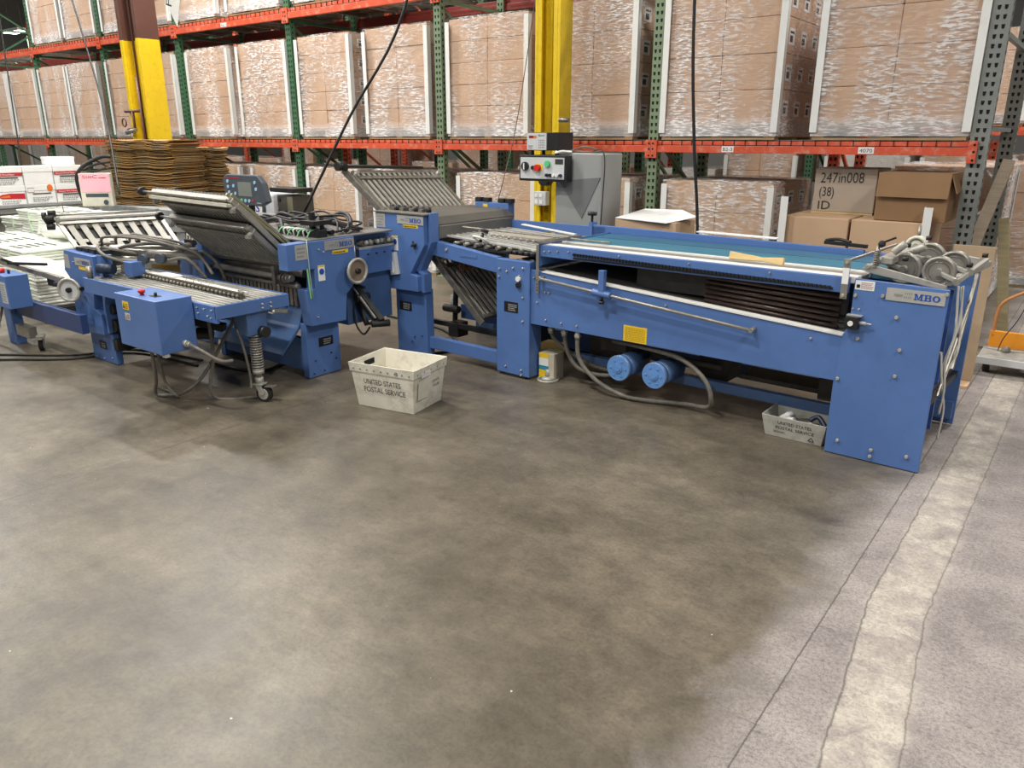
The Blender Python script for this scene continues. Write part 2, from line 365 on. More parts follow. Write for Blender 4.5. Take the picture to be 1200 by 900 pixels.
def plaque(root, O, X, Y_, N, w, h, plate=ALU):
    """silver name plate with hatch emblem and blue letters"""
    O, X, Y_, N = Vector(O), Vector(X), Vector(Y_), Vector(N)
    b = MB(); P = [O, O+X*w, O+X*w+Y_*h, O+Y_*h]
    A = [b.bm.verts.new(p) for p in P]; B = [b.bm.verts.new(p+N*.004) for p in P]
    b.bm.faces.new(A); b.bm.faces.new(B)
    for i in range(4): b.bm.faces.new([A[i], A[(i+1) % 4], B[(i+1) % 4], B[i]])
    pl = b.build('name_plate', plate, root)
    mbo(pl, O+X*(w*.48)+Y_*(h*.24)+N*.0045, X, Y_, N, w*.44, h*.5)
    e = MB()
    for r in range(2):
        for k in range(4):
            o = O+X*(w*(.32+.035*k-.012*r))+Y_*(h*(.58-.3*r))+N*.0055
            e.poly([o, o+X*(w*.014), o+X*(w*.026)+Y_*(h*.2), o+X*(w*.012)+Y_*(h*.2)])
    e.build('emblem', GREYI, pl)
    e = MB(); o = O+X*(w*.14)+Y_*(h*.4)+N*.0055; e.poly([o, o+X*w*.15, o+X*w*.15+Y_*h*.18, o+Y_*h*.18]); e.build('stamp', GREYI, pl)
    return pl
def decal(root, name, m, O, X, Y_, w, h, th=.0015, label=None):
    O, X, Y_ = Vector(O), Vector(X).normalized(), Vector(Y_).normalized(); N = X.cross(Y_)
    b = MB(); P = [O, O+X*w, O+X*w+Y_*h, O+Y_*h]
    A = [b.bm.verts.new(p) for p in P]; B = [b.bm.verts.new(p+N*th) for p in P]
    b.bm.faces.new(A); b.bm.faces.new(B)
    for i in range(4): b.bm.faces.new([A[i], A[(i+1) % 4], B[(i+1) % 4], B[i]])
    o = b.build(name, m, root)
    if label: o['label'] = label
    return o
def scribble(parent, O, X, Y_, w, h, rows, m=GREYI, name='print_lines', fill=.75):
    """rows of small printed marks"""
    O, X, Y_ = Vector(O), Vector(X).normalized(), Vector(Y_).normalized(); N = X.cross(Y_); b = MB(); R = random.Random(rows*17+int(w*1000))
    for r in range(rows):
        y = h*(1-(r+.8)/rows); x = 0
        while x < w*fill+R.random()*w*.2 and x < w*.95:
            l = w*(.05+.12*R.random()); l = min(l, w-x)
            o = O+X*x+Y_*y+N*.003; b.poly([o, o+X*l, o+X*l+Y_*(h/rows*.45), o+Y_*(h/rows*.45)]); x += l+w*.03
    return b.build(name, m, parent)

def structure(mb, name, m):
    return tag(mb.build(name, m), kind='structure')

# ------------------------------------------------------------------ setting
b = MB(); b.poly([(-40, -12, 0), (10, -12, 0), (10, 30, 0), (-40, 30, 0)]); structure(b, 'floor', FLOOR)
b = MB(); b.box((-40, -12, 8.6), (10, 30, 8.8))
structure(b, 'ceiling', mat('dark_roof_deck', '3A3938', .8, 0, .3, 2, stretch=(8, 1, 1)))
b = MB()
for i in range(16):
    x = -38+i*3; b.box((x, -12, 8.1), (x+.12, 30, 8.6))
for i in range(8): b.box((-40, -10+i*5, 8.35), (10, -9.8+i*5, 8.6))
structure(b, 'trim_1', mat('roof_joist', '4A4744', .6, .2, .2, 3))
b = MB(); b.box((-40, 29.8, 0), (10, 30, 8.6)); structure(b, 'wall_back', mat('pale_wall', 'A9A8A2', .8, 0, .1, 1))
b = MB(); b.box((-40, -12, 0), (-39.8, 29.8, 8.6)); structure(b, 'wall_left', mat('pale_wall', 'A9A8A2'))

def lampfix(x, y, z, e, first=[None]):
    if first[0] is None:
        t = thing('high_bay_light', (x, y, z), 'x', 'ceiling light', 'high bay lights under the roof')
        MB().box((-.62, -.22, 0), (.62, .22, .09)).build('housing', WHITE, t, bev=.01)
        MB().box((-.58, -.18, -.012), (.58, .18, 0)).build('diffuser', LAMPM, t)
        h = MB()
        for sx in (-.5, .5): h.tube([(sx, 0, .09), (sx*.9, 0, 1.2)], .006, 6, 1)
        h.build('hanging_wire', STEELD, t); first[0] = t
    else:
        t = copy_tree(first[0]); t.location = (x, y, z)
    l = bpy.data.lights.new('bay_lamp', 'AREA'); l.shape = 'RECTANGLE'; l.size = 1.16; l.size_y = .36; l.energy = e; l.color = (1, .97, .92)
    lo = bpy.data.objects.new('bay_lamp', l); col.objects.link(lo); lo.location = (x, y, z-.03)
    return t
for i, (x, y, z, e) in enumerate(LAMPS):
    t = lampfix(x, y, z, e); t['label'] = 'rectangular white high bay light hanging under the dark roof'

# ------------------------------------------------------------------ pallet racks
RY = 6.85; RD = 1.12
POSTX = [-.866, -3.547, -6.252, -8.846, -11.48, -13.75, -16.29, -18.95, -21.6]
def post_bm(b, x, y, z0, z1, w=.1, d=.075):
    t = .006
    b.box((x-w/2, y, z0), (x+w/2, y+t, z1)); b.box((x-w/2, y+t, z0), (x-w/2+t, y+d, z1)); b.box((x+w/2-t, y+t, z0), (x+w/2, y+d, z1))
def holes_bm(b, x, y, z0, z1, w=.1, side=1):
    z = z0+.05
    while z < z1:
        for sx in (-.022, .022): b.prism([(x+sx-.009, z), (x+sx, z-.006), (x+sx+.009, z), (x+sx+.012, z+.026), (x+sx-.012, z+.026)], 'y', y-.0015, y+.002)
        if side: b.prism([(y+.025, z+.02), (y+.042, z+.02), (y+.043, z+.046), (y+.024, z+.046)], 'x', x+w/2-.002, x+w/2+.0015)
        z += .0508*1.25
def rack_frame(x, y, h, m, label, rd=RD, group=None, z_hole=(0, 4), pw=.1, diag=True):
    t = thing('rack_frame', (x, y, 0), label, 'rack frame', group)
    for yy in (0, rd):
        b = MB(); post_bm(b, 0, yy, 0, h, w=pw); b.mark(); holes_bm(b, 0, yy, z_hole[0], z_hole[1], w=pw); b.build('upright', m, t, m2=HOLE)
    b = MB(); z = .3; k = 0
    while z < h-.7:
        b.bar((0, .07, z), (0, rd, z), .035, .035)
        if not diag: z += .68; continue
        b.bar((0, .07, z), (0, rd, z+.62), .03, .03) if k % 2 == 0 else b.bar((0, rd, z), (0, .07, z+.62), .03, .03)
        z += .68; k += 1
    b.build('bracing', m, t)
    b = MB(); b.box((-.08, -.03, 0), (.08, .12, .01)); b.box((-.08, rd-.03, 0), (.08, rd+.12, .01)); b.build('foot_plate', m, t)
    return t
PCOL = [GREYR, OLIVE, OLIVE, GREEN, GREEN, GREEN, GREEN, GREEN, GREEN]
PLAB = ['scratched grey rack frame at the right end of the aisle row', 'pale green rack frame right of the yellow column with outlets', 'pale green rack frame left of the yellow column with outlets',
        'dark green rack frame behind the black cable loom of the folder', 'dark green rack frame just right of the brown topped yellow column', 'dark green rack frame just left of the brown topped yellow column',
        'dark green rack frame behind the stacked copy paper boxes', 'dark green rack frame second from the far left end of the row', 'dark green rack frame at the far left end of the row']
for i, x in enumerate(POSTX):
    rack_frame(x, RY, 5.2, PCOL[i], PLAB[i], rd=1.75 if i == 0 else RD, pw=.125 if i == 0 else .1, diag=i > 0)
beam_first = {}
def beam(x0, x1, y, z, m, label, h=.10, lip=True, group='orange rack beams', tags=()):
    t = thing('rack_beam', ((x0+x1)/2, y, z), label, 'rack beam', group)
    L = (x1-x0)/2-.05
    b = MB(); b.box((-L, -.02, 0), (L, .03, h*.62)); b.box((-L, .0, h*.62), (L, .03, h)); b.build('beam_rail', m, t, bev=.003)
    for s in (-1, 1):
        b = MB(); b.box((s*L-.01 if s > 0 else -L-.049, -.03, -.05), (L+.049 if s > 0 else -L+.01, -.006, h+.01)); e = b.build('end_connector', m, t)
        b = MB()
        for zz in (-.03, .03, .08): b.cyl((s*(L+.03), -.034, zz), (s*(L+.03), -.029, zz), .009, 8)
        b.build('rivet', HOLE, e)
    if lip:
        b = MB(); n = int(2*L/.1)
        for k in range(n): b.bar((-L+.05+k*.1, -.004, h*.6), (-L+.05+k*.1, -.004, h+.012), .006, .006)
        b.bar((-L, -.004, h*.66), (L, -.004, h*.66), .006, .006)
        b.build('deck_wire_ends', DARK, t)
    for (dx, w, s) in tags:
        d = decal(t, 'location_tag', PAPER, (dx, -.021, .008), (1, 0, 0), (0, 0, 1), w, .05)
        text(d, s, (dx+.012, -.0235, .018), (1, 0, 0), (0, 0, 1), .042, INK, width=w-.024)
    return t
def deck(x0, x1, y, z, d, label):
    t = thing('wire_deck', ((x0+x1)/2, y, z), label, 'wire deck', 'wire decks on the rack beams')
    L = (x1-x0)/2-.06; b = MB()
    k = -L
    while k < L: b.bar((k, .02, 0), (k, d-.02, 0), .005, .005); k += .065
    for j in range(8): b.bar((-L, .03+j*(d-.06)/7, .005), (L, .03+j*(d-.06)/7, .005), .005, .005)
    b.build('wire_mesh', STEELD, t)
    for k in (-.75, -.25, .25, .75): MB().box((k*L-.02, .02, -.035), (k*L+.02, d-.02, -.005)).build('support_channel', STEELD, t)
    return t
BAYN = ['end bay beside the grey frame', 'bay behind the grey cabinet', 'bay over the centre folding plates', 'bay left of the black hanging cable', 'bay right of the brown topped column', 'bay behind the brown topped column', 'bay above the copy paper boxes', 'leftmost bay']
for i in range(8):
    x1, x0 = POSTX[i], POSTX[i+1]
    tg = [(-.80, .14, '4070')] if i == 0 else []
    if i == 0: tg = [((-1.7)-(x0+x1)/2, .12, '4070'), ((-2.85)-(x0+x1)/2, .11, 'B2-3')]
    beam(x0, x1, RY-.01, 1.465 if i < 6 else 1.46, ORANGE, 'orange lower rack beam with wire deck lip in the '+BAYN[i], tags=tg)
    beam(x0, x1, RY+RD+.05, 1.465, ORANGE, 'orange rear lower rack beam in the '+BAYN[i], lip=False, group='rear rack beams')
    tg = [(-.1, .14, 'A5-1')] if i == 3 else []
    beam(x0, x1, RY-.01, 3.04, ORANGE, 'orange upper rack beam in the '+BAYN[i], h=.12, tags=tg)
    beam(x0, x1, RY+RD+.05, 3.04, mat('red_rack_paint', '7A2A22', .5, 0, .1, 4), 'dark red rear upper rack beam in the '+BAYN[i], h=.12, lip=False, group='rear rack beams')
    deck(x0, x1, RY, 1.57, RD, 'wire deck on the lower beams of the '+BAYN[i]); deck(x0, x1, RY, 3.17, RD, 'wire deck on the upper beams of the '+BAYN[i])

# --- stretch wrapped pallet loads
def pallet_bm(b, w, d):
    for k in range(3): b.box((-w/2+(w-.09)*k/2, .01, .02), (-w/2+(w-.09)*k/2+.09, d-.01, .10))
    for k in range(5): y = k*(d-.1)/4; b.box((-w/2, y, .10), (w/2, y+.1, .12))
    for k in (0, 2, 4): y = k*(d-.1)/4; b.box((-w/2, y, 0), (w/2, y+.1, .02))
def make_load(w, d, rows, rh, loc, label, group, tall=True, cm=CARD, boards=True, side_label=True, cols=2, wrapless=False):
    t = thing('pallet_load', loc, label, 'wrapped pallet load', group)
    b = MB(); pallet_bm(b, w, d); b.build('pallet', WOOD, t)
    H0 = .125; cw = (w-.01)/cols
    R = random.Random(int(abs(loc[0])*1000))
    for r in range(rows):
        for c in range(cols):
            x = -w/2+.005+c*cw; z = H0+r*rh; j = R.uniform(-.004, .004)
            b = MB(); b.box((x+.002, .01+j+.004, z+.001), (x+cw-.002, d-.012, z+rh-.002)); k = b.build('carton', cm, t, bev=.006)
            if c == cols-1 and side_label:
                b = MB()
                for q in range(3): y = .14+q*(d-.28)/2.6; b.box((x+cw-.003, y, z+rh*.25), (x+cw, y+.14, z+rh*.7))
                b.build('shipping_label', PAPER, k)
                b = MB()
                for q in range(3): y = .14+q*(d-.28)/2.6; b.box((x+cw, y+.02, z+rh*.32), (x+cw+.001, y+.09, z+rh*.5)); b.box((x+cw, y+.02, z+rh*.56), (x+cw+.001, y+.12, z+rh*.62))
                b.build('label_print', INK, k)
    H = H0+rows*rh
    if boards:
        for (sx, sy) in ((-1, 0), (1, 0), (-1, 1), (1, 1)):
            b = MB(); x = sx*(w/2+.022); y = -.022 if sy == 0 else d+.022; yy = .055 if sy == 0 else -.055
            b.box((min(x, x-sx*.058), y-.004, .06), (max(x, x-sx*.058), y+.002, H-.03)); b.box((min(x, x-sx*.004), min(y, y+yy), .06), (max(x, x-sx*.004), max(y, y+yy), H-.03))
            b.build('corner_board', BOARD, t)
    # wrap: rippled shell
    b = MB(); e = .012; nz = 16; ring = []
    per = [(-w/2-e, -e), (0, -e-.004), (w/2+e, -e), (w/2+e, d/2), (w/2+e, d+e), (0, d+e), (-w/2-e, d+e), (-w/2-e, d/2)]
    zs = [.03+(H+.004-.03)*k/nz for k in range(nz+1)]
    for z in zs: ring.append([b.bm.verts.new((x+R.uniform(-.004, .004), y+R.uniform(-.003, .003), z)) for x, y in per])
    for k in range(nz):
        for i in range(8): b.bm.faces.new([ring[k][i], ring[k][(i+1) % 8], ring[k+1][(i+1) % 8], ring[k+1][i]])
    top = [b.bm.verts.new((x*.93, d/2+(y-d/2)*.93, H+.008+R.uniform(0, .012))) for x, y in per]
    for i in range(8): b.bm.faces.new([ring[-1][i], ring[-1][(i+1) % 8], top[(i+1) % 8], top[i]])
    b.bm.faces.new(top)
    b.build('stretch_wrap', WRAP, t)
    return t
UL = [(-2.085, -.955, 4, .285, 'by the grey end frame'), (-3.46, -2.40, 4, .285, 'right of the frame beside the grey cabinet'), (-4.72, -3.77, 4, .285, 'right of the near yellow column'),
      (-6.10, -5.015, 5, .222, 'left of the near yellow column'), (-7.43, -6.41, 5, .222, 'crossed by the slanting black cable'), (-8.70, -7.70, 5, .222, 'right of the middle green frame'),
      (-9.99, -8.93, 5, .222, 'left of the middle green frame'), (-11.25, -10.22, 5, .222, 'right of the brown topped column'), (-12.5, -11.62, 5, .222, 'behind the brown topped column'),
      (-13.66, -12.62, 5, .222, 'left of the brown topped column'), (-15.05, -14.0, 5, .222, 'above the right paper boxes'), (-16.2, -15.15, 5, .222, 'above the left paper boxes'), (-17.5, -16.4, 5, .222, 'leftmost in view'), (-18.8, -17.7, 5, .222, 'at the very left picture edge')]
GU = 'wrapped loads on the lower beams'; GL = 'wrapped loads on the floor under the rack'; GT = 'wrapped loads on the upper beams'
for x0, x1, r, rh, s in UL:
    make_load(x1-x0, 1.08, r, rh, ((x0+x1)/2, RY+.0, 1.577), 'wrapped carton load on lower beams, '+s, GU)
LL = [(-3.40, -2.37, 4, 'right of the pale green frame, behind the teal belt'), (-4.78, -3.78, 4, 'behind the grey cabinet'), (-5.98, -4.92, 4, 'left of the yellow column with outlets'), (-7.38, -6.38, 4, 'behind the centre folding plates'),
      (-8.66, -7.69, 4, 'right of the dark green frame, crossed by the cable'), (-9.90, -8.93, 4, 'behind the control pad'), (-11.3, -10.2, 4, 'behind the right cardboard stack'), (-12.5, -11.6, 4, 'behind the left cardboard stack')]
for x0, x1, r, s in LL:
    make_load(x1-x0, 1.1, r, .272, ((x0+x1)/2, RY, 0), 'wrapped floor load of cartons '+s, GL, cm=CARDL)
TL = [(-8.72, -7.8, 'above the slanting black cable'), (-10.15, -9.0, 'left of the tag on the upper beam'), (-11.36, -10.4, 'right of the white hanging sign'), (-12.45, -11.6, 'beside the brown column top'), (-13.62, -12.65, 'left of the brown column top'), (-14.95, -13.88, 'between the two left green frames'), (-16.2, -15.1, 'leftmost in view')]
for x0, x1, s in TL:
    make_load(x1-x0, 1.05, 4, .25, ((x0+x1)/2, RY+.02, 3.178), 'wrapped carton load on the upper beams, '+s, GT)

# --- second rack row across the next aisle
R2 = 11.65
P2 = [-.85-2.7*k for k in range(12)]
for i, x in enumerate(P2):
    rack_frame(x, R2, 5.0, ORANGE if i % 2 == 0 else GREEN, 'rack frame of the row beyond the next aisle', rd=1.1, group='rack frames beyond the next aisle', z_hole=(0, 2.2))
for i in range(11):
    beam(P2[i+1], P2[i], R2-.01, 1.62, ORANGE, 'orange rack beam of the row beyond the next aisle', lip=False, group='rack beams beyond the next aisle')
    beam(P2[i+1], P2[i], R2-.01, 3.2, ORANGE, 'orange rack beam of the row beyond the next aisle', lip=False, group='rack beams beyond the next aisle')
R_ = random.Random(5)
for i in range(11):
    for k in range(2):
        x = P2[i]-.72-k*1.22
        make_load(1.05, 1.05, R_.choice((4, 5, 5)), .25, (x, R2+.02, 0), 'wrapped carton load on the floor beyond the next aisle', 'wrapped loads beyond the next aisle', cm=R_.choice((CARD, CARDL, mat('white_carton', 'CFCBC2', .7, 0, .05, 4))), side_label=False, boards=R_.random() > .5)
        make_load(1.05, 1.05, 4, .25, (x, R2+.02, 1.73), 'wrapped carton load on a beam beyond the next aisle', 'wrapped beam loads beyond the next aisle', side_label=False)
# rear row back to back with the first: posts seen through the slot
for x, m in ((-2.28, ORANGE), (-4.45, GREEN), (-5.2, OLIVE), (-7.6, GREEN), (-9.5, ORANGE), (-10.8, GREEN)):
    rack_frame(x, 8.25, 4.6, m, ('orange' if m == ORANGE else 'green')+' rack frame seen through the gap behind the floor loads', rd=1.0, group='rack frames behind the floor loads', z_hole=(0, 2))

# ------------------------------------------------------------------ steel columns
def column(x, y, ztop, label, zb=99, w=.36, d=.31):
    t = thing('steel_column', (x, y, 0), label, 'steel column')
    def H(b, z0, z1):
        b.box((-w/2, 0, z0), (-w/2+.03, d, z1)); b.box((w/2-.03, 0, z0), (w/2, d, z1)); b.box((-w/2+.03, d/2-.012, z0), (w/2-.03, d/2+.012, z1))
        b.box((-w/2+.03, .0, z0), (-w/2+.075, .025, z1)); b.box((w/2-.075, 0, z0), (w/2-.03, .025, z1))
    b = MB(); H(b, 0, min(ztop, zb)); b.build('column_shaft', YEL, t, bev=.004)
    if zb < ztop: b = MB(); H(b, zb, ztop); b.build('upper_shaft', BROWN, t, bev=.004)
    b = MB(); b.box((-.26, -.08, 0), (.26, d+.08, .02)); b.build('base_plate', YEL, t)
    b = MB(); b.tube([(.02, .05, .3), (.02, .05, ztop)], .015, 8, 1); b.build('conduit', BROWN if zb < 99 else YEL, t)
    return t
c1 = column(-4.39, 6.3, 8.3, 'yellow painted steel column behind the grey control cabinet, with outlet box', w=.28, d=.2)
b = MB(); b.box((-.09, -.07, .97), (.05, -.002, 1.10)); ob = b.build('outlet_box', GREYP, c1, bev=.004)
b = MB()
for dx in (-.075, -.025):
    for dz in (.985, 1.045): b.box((dx, -.074, dz), (dx+.035, -.069, dz+.035))
b.build('socket_face', WHITE, ob)
b = MB(); b.cyl((.03, -.09, 1.21), (.03, .02, 1.21), .055, 16); b.build('black_receptacle', BLACK, c1)
b = MB(); b.tube([(.18, -.05, 1.75), (.28, -.05, 1.75)], .02, 8, 1); b.build('pipe_stub', STEELD, c1)
c2 = column(-11.15, 5.95, 8.3, 'yellow column with brown upper part and brown pipe valve, behind the cardboard stacks', zb=2.88, w=.5, d=.31)
b = MB(); b.tube([(-.33, -.02, 1.95), (-.12, -.02, 1.95), (.1, -.02, 1.95)], .02, 8, 1); b.tube([(-.12, -.02, 1.95), (-.12, -.02, 1.72), (-.3, -.03, 1.70)], .02, 8, 1); b.tube([(.12, -.03, .8), (.12, -.03, 2.4)], .014, 6, 1)
v = b.build('valve_pipe', BROWN, c2)
MB().ring((-.36, -.04, 1.80), (0, 1, 0), .055, .01, 20, 6).build('valve_wheel', BROWN, v)
b = MB(); b.cyl((-.25, -.08, 1.66), (-.05, -.05, 1.70), .028, 10); b.build('valve_body', STEELD, c2)

# hanging sign
t = thing('hanging_sign', (-8.95, 5.35, 2.80), 'white diamond sign with black lettering hung at the top left', 'sign')
MB().prism([(-.16, .32), (.05, 0), (.24, .45), (.02, .75)], 'y', 0, .006).build('sign_panel', WHITE, t)
text(t, 'F-3', (-.02, -.001, .22), (.25, 0, .97), (-.97, 0, .25), .17, INK)

# ------------------------------------------------------------------ generic machine bits
def bolts(root, pts, y, r=.009, m=CAST, ax='y', sign=-1, name='bolt'):
    for (a, z) in pts:
        b = MB()
        if ax == 'y': b.cyl((a, y, z), (a, y+sign*.012, z), r, 10, r*.7)
        else: b.cyl((y, a, z), (y+sign*.012, a, z), r, 10, r*.7)
        b.build(name, m, root)
def fold_plate(root, name, BL, BR, TL, TR, n, barm=STEEL, th=.012, frame=STEELD, flip=False, fill=.46):
    """grid of parallel bars between four corners; bars run from bottom edge to top edge"""
    BL, BR, TL, TR = map(Vector, (BL, BR, TL, TR)); N = (BR-BL).cross(TL-BL).normalized()
    if N.z < 0: N = -N
    if flip: N = -N
    fr = MB(); fr.bar(BL, TL, .03, .035, N); fr.bar(BR, TR, .03, .035, N); fr.bar(TL, TR, .028, .03, N); fr.bar(BL, BR, .03, .04, N)
    f = fr.build(name, frame, root, bev=.003)
    b = MB()
    for i in range(n):
        s = (i+.7)/(n+.4); p = BL.lerp(BR, s); q = TL.lerp(TR, s)
        b.bar(p+N*.006, q+N*.006, (BR-BL).length/n*fill, th, N)
    b.build('guide_bars', barm, f)
    b = MB()
    for i in range(n):
        s = (i+.7)/(n+.4); p = BL.lerp(BR, s); q = TL.lerp(TR, s)
        b.bar(p-N*.03, q-N*.03, (BR-BL).length/n*.86, th, N)
    b.build('gap_shade_bars', DARK, f)  # added dark layer, puts shade into the gaps between the bars
    b = MB()
    for s in (.3, .78): b.bar(BL.lerp(TL, s)-N*.012, BR.lerp(TR, s)-N*.012, .035, .012, N)
    b.build('cross_bar', STEELD, f)
    b = MB(); b.bar(BL.lerp(TL, .82)+N*.022, BR.lerp(TR, .82)+N*.022, .03, .01, N); b.build('clamp_rail', STEELD, f, bev=.002)
    b = MB(); a = TL+N*.03+(TL-BL).normalized()*.03; c = TR+N*.03+(TR-BR).normalized()*.03; e = (TR-TL).normalized()*.05
    b.cyl(a-e, c+e*.4, .008, 10); b.build('adjusting_rod', STEEL, f)
    b = MB(); b.cyl(a-e*1.6, a-e, .028, 14); b.build('knob', BLACK, f)
    for P0 in (BL.lerp(TL, .9), BR.lerp(TR, .9)):
        b = MB(); b.cyl(P0-N*.02, P0+N*.05, .016, 12); b.box(tuple(P0+N*.045-Vector((.014, .014, .012))), tuple(P0+N*.045+Vector((.014, .014, .012)))); b.build('clamp', CAST, f)
    return f
def handwheel(root, c, ax, R, m=CAST, hub=TAN):
    c, ax = Vector(c), Vector(ax).normalized()
    w = MB().ring(c, ax, R, .011, 36, 10).build('handwheel', m, root)
    b = MB(); b.cyl(c-ax*.012, c-ax*.004, R*.97, 28); b.build('wheel_disc', hub, w)
    b = MB(); b.cyl(c-ax*.02, c+ax*.02, .018, 16); b.cyl(c+ax*.02, c+ax*.026, .011, 12); b.build('wheel_hub', DARK, w)
    b = MB(); b.cyl(c-ax*.05, c-ax*.018, .012, 12); b.build('shaft', STEEL, w)
    return w
def caster(root, c, r=.055, heading=0, plate_z=.13, name='caster'):
    c = Vector(c); d = Vector((math.cos(heading), math.sin(heading), 0)); a = Vector((-d.y, d.x, 0)); wc = c+d*.03+Vector((0, 0, r))
    w = MB().cyl(wc-a*.016, wc+a*.016, r, 24).build(name, RUBBER, root)
    b = MB(); b.cyl(wc-a*.019, wc+a*.019, r*.68, 20); b.build('wheel_centre', CAST, w)
    b = MB(); b.cyl(wc-a*.028, wc+a*.028, .008, 10)
    for s in (-1, 1):
        p = wc+a*.024*s; q = Vector((c.x, c.y, plate_z))+a*.024*s
        b.bar(p, q, .04, .004, a)
    b.bar(Vector((c.x, c.y, plate_z))-d*.035, Vector((c.x, c.y, plate_z))+d*.035, .06, .012)
    b.build('fork', CAST, w, bev=.002)
    b = MB(); b.bar(wc+d*.02+Vector((0, 0, r*1.0)), wc+d*.085+Vector((0, 0, r*1.05)), .045, .006); b.build('brake_pedal', STEELD, w)
    return w

# ------------------------------------------------------------------ A: delivery conveyor (local frame, turned 2 degrees)
A_LOC = (-.52, 4.02, 0); A_RZ = math.radians(-2)
A = thing('delivery_conveyor', A_LOC, 'long blue delivery conveyor with teal belt and pressing wheels at its right end', 'conveyor', rz=A_RZ)
ep = MB().prism([(-.46, .004), (0, .004), (.0, .925), (-.42, .935), (-.42, .70), (-.445, .645), (-.46, .40)], 'y', 0, .02).build('end_panel', BLUE, A, bev=.003)
bolts(ep, [(-.17, .611), (-.173, .478), (-.439, .413), (-.398, .081), (-.229, .069), (-.23, .033), (-.062, .077), (-.283, .864), (-.008, .905), (-.207, .768), (-.369, .636), (-.408, .852)], 0, .0105)
bolts(ep, [(-.41, .786), (-.382, .786)], 0, .006)
plaque(ep, (-.268, -.0005, .849), (1, 0, 0), (0, 0, 1), (0, -1, 0), .258, .06)
d = decal(ep, 'instruction_sticker', PAPER, (-.415, -.0005, .882), (1, 0, 0), (0, 0, 1), .09, .046)
decal(d, 'black_emblem', BLACK, (-.408, -.0025, .892), (1, 0, 0), (0, 0, 1), .016, .016)
scribble(d, (-.387, -.0005, .888), (1, 0, 0), (0, 0, 1), .058, .034, 4, mat('red_grey_ink', 'B08A84'))
sw = MB().box((-.432, -.045, .688), (-.368, 0, .752)).build('limit_switch', BLACK, A, bev=.004)
MB().cyl((-.402, -.052, .718), (-.402, -.045, .718), .013, 16).build('white_button', WHITE, sw)
b = MB(); b.cyl((-.368, -.022, .722), (-.335, -.022, .722), .009, 10); b.cyl((-.335, -.022, .722), (-.31, -.022, .722), .004, 8); b.build('cable_gland', ALU, sw)
MB().box((-.43, -.03, .752), (-.36, 0, .758)).build('switch_bracket', ALU, sw)
# strap bracket
st = MB().box((-.478, -.02, .83), (-.445, -.012, 1.03)).build('upright_strap', STEEL, A, bev=.002)
bolts(st, [(-.462, 1.012), (-.462, .848)], -.02, .009)
decal(st, 'white_sticker', PAPER, (-.477, -.0205, .905), (1, 0, 0), (0, 0, 1), .031, .08)
b = MB(); b.cyl((-.46, -.012, 1.02), (-.36, .45, 1.06), .008, 8); b.build('stay_rod', STEELD, A)
# side panel
sp_ = MB().prism([(-2.455, .40), (-.455, .397), (-.445, .642), (-2.345, .762), (-2.455, .768)], 'y', .004, .022).build('side_panel', BLUE, A, bev=.003)
MB().prism([(-2.36, .758), (-.446, .638), (-.446, .646), (-2.36, .766)], 'y', -.002, .06).build('belt_edge_strip', WHITE, A)
bolts(sp_, [(-2.325, .445), (-2.199, .442), (-2.076, .442), (-2.331, .631), (-2.302, .631), (-2.399, .553), (-2.375, .717), (-2.425, .717), (-1.45, .66), (-.60, .60)], .004, .007)
ly = decal(sp_, 'yellow_label', YLAB, (-1.728, .0035, .403), (1, 0, 0), (0, 0, 1), .163, .1)
scribble(ly, (-1.715, .0035, .41), (1, 0, 0), (0, 0, 1), .14, .085, 8, mat('faded_ochre_ink', 'C29A1E'), fill=.9)
# rail rod with stop block
rd = MB().cyl((-2.347, -.045, .725), (-.905, -.045, .604), .010, 12).build('guide_rod', STEEL, A)
b = MB()
for x, z in ((-2.347, .725), (-.905, .604)): b.cyl((x, -.055, z), (x, .01, z), .013, 10)
b.build('rod_clamp', STEEL, rd)
b = MB(); b.cyl((-1.93, -.045, .69), (-1.80, -.045, .679), .022, 14); b.box((-1.885, -.062, .69), (-1.845, -.028, .83)); s_ = b.build('stop_block', BLUE, rd, bev=.003)
b = MB(); b.cyl((-1.865, -.045, .665), (-1.865, -.045, .64), .01, 10); b.cyl((-1.865, -.045, .64), (-1.865, -.045, .622), .017, 12); b.build('clamp_knob', BLACK, s_)
# lower belt
MB().prism([(-2.72, .775), (-2.40, .768), (-.30, .635), (-.30, .60), (-2.40, .72), (-2.72, .73)], 'y', .06, .84).build('lower_belt', GREYBELT, A)
b = MB()
for x in (-1.25, -1.2): b.bar((x, .1, .70), (x+.15, .5, .69), .012, .006)
b.build('belt_marker', STEELD, A)
MB().box((-1.72, .12, .72), (-.48, .16, .84)).build('inner_side_plate', DARK, A)
for k in range(6): MB().cyl((-1.25, .09, .705+k*.027), (-.50, .09, .66+k*.031), .012, 10).build('inner_rod', mat('brown_steel_rod', '4C3E38', .35, .5, .2, 10), A)
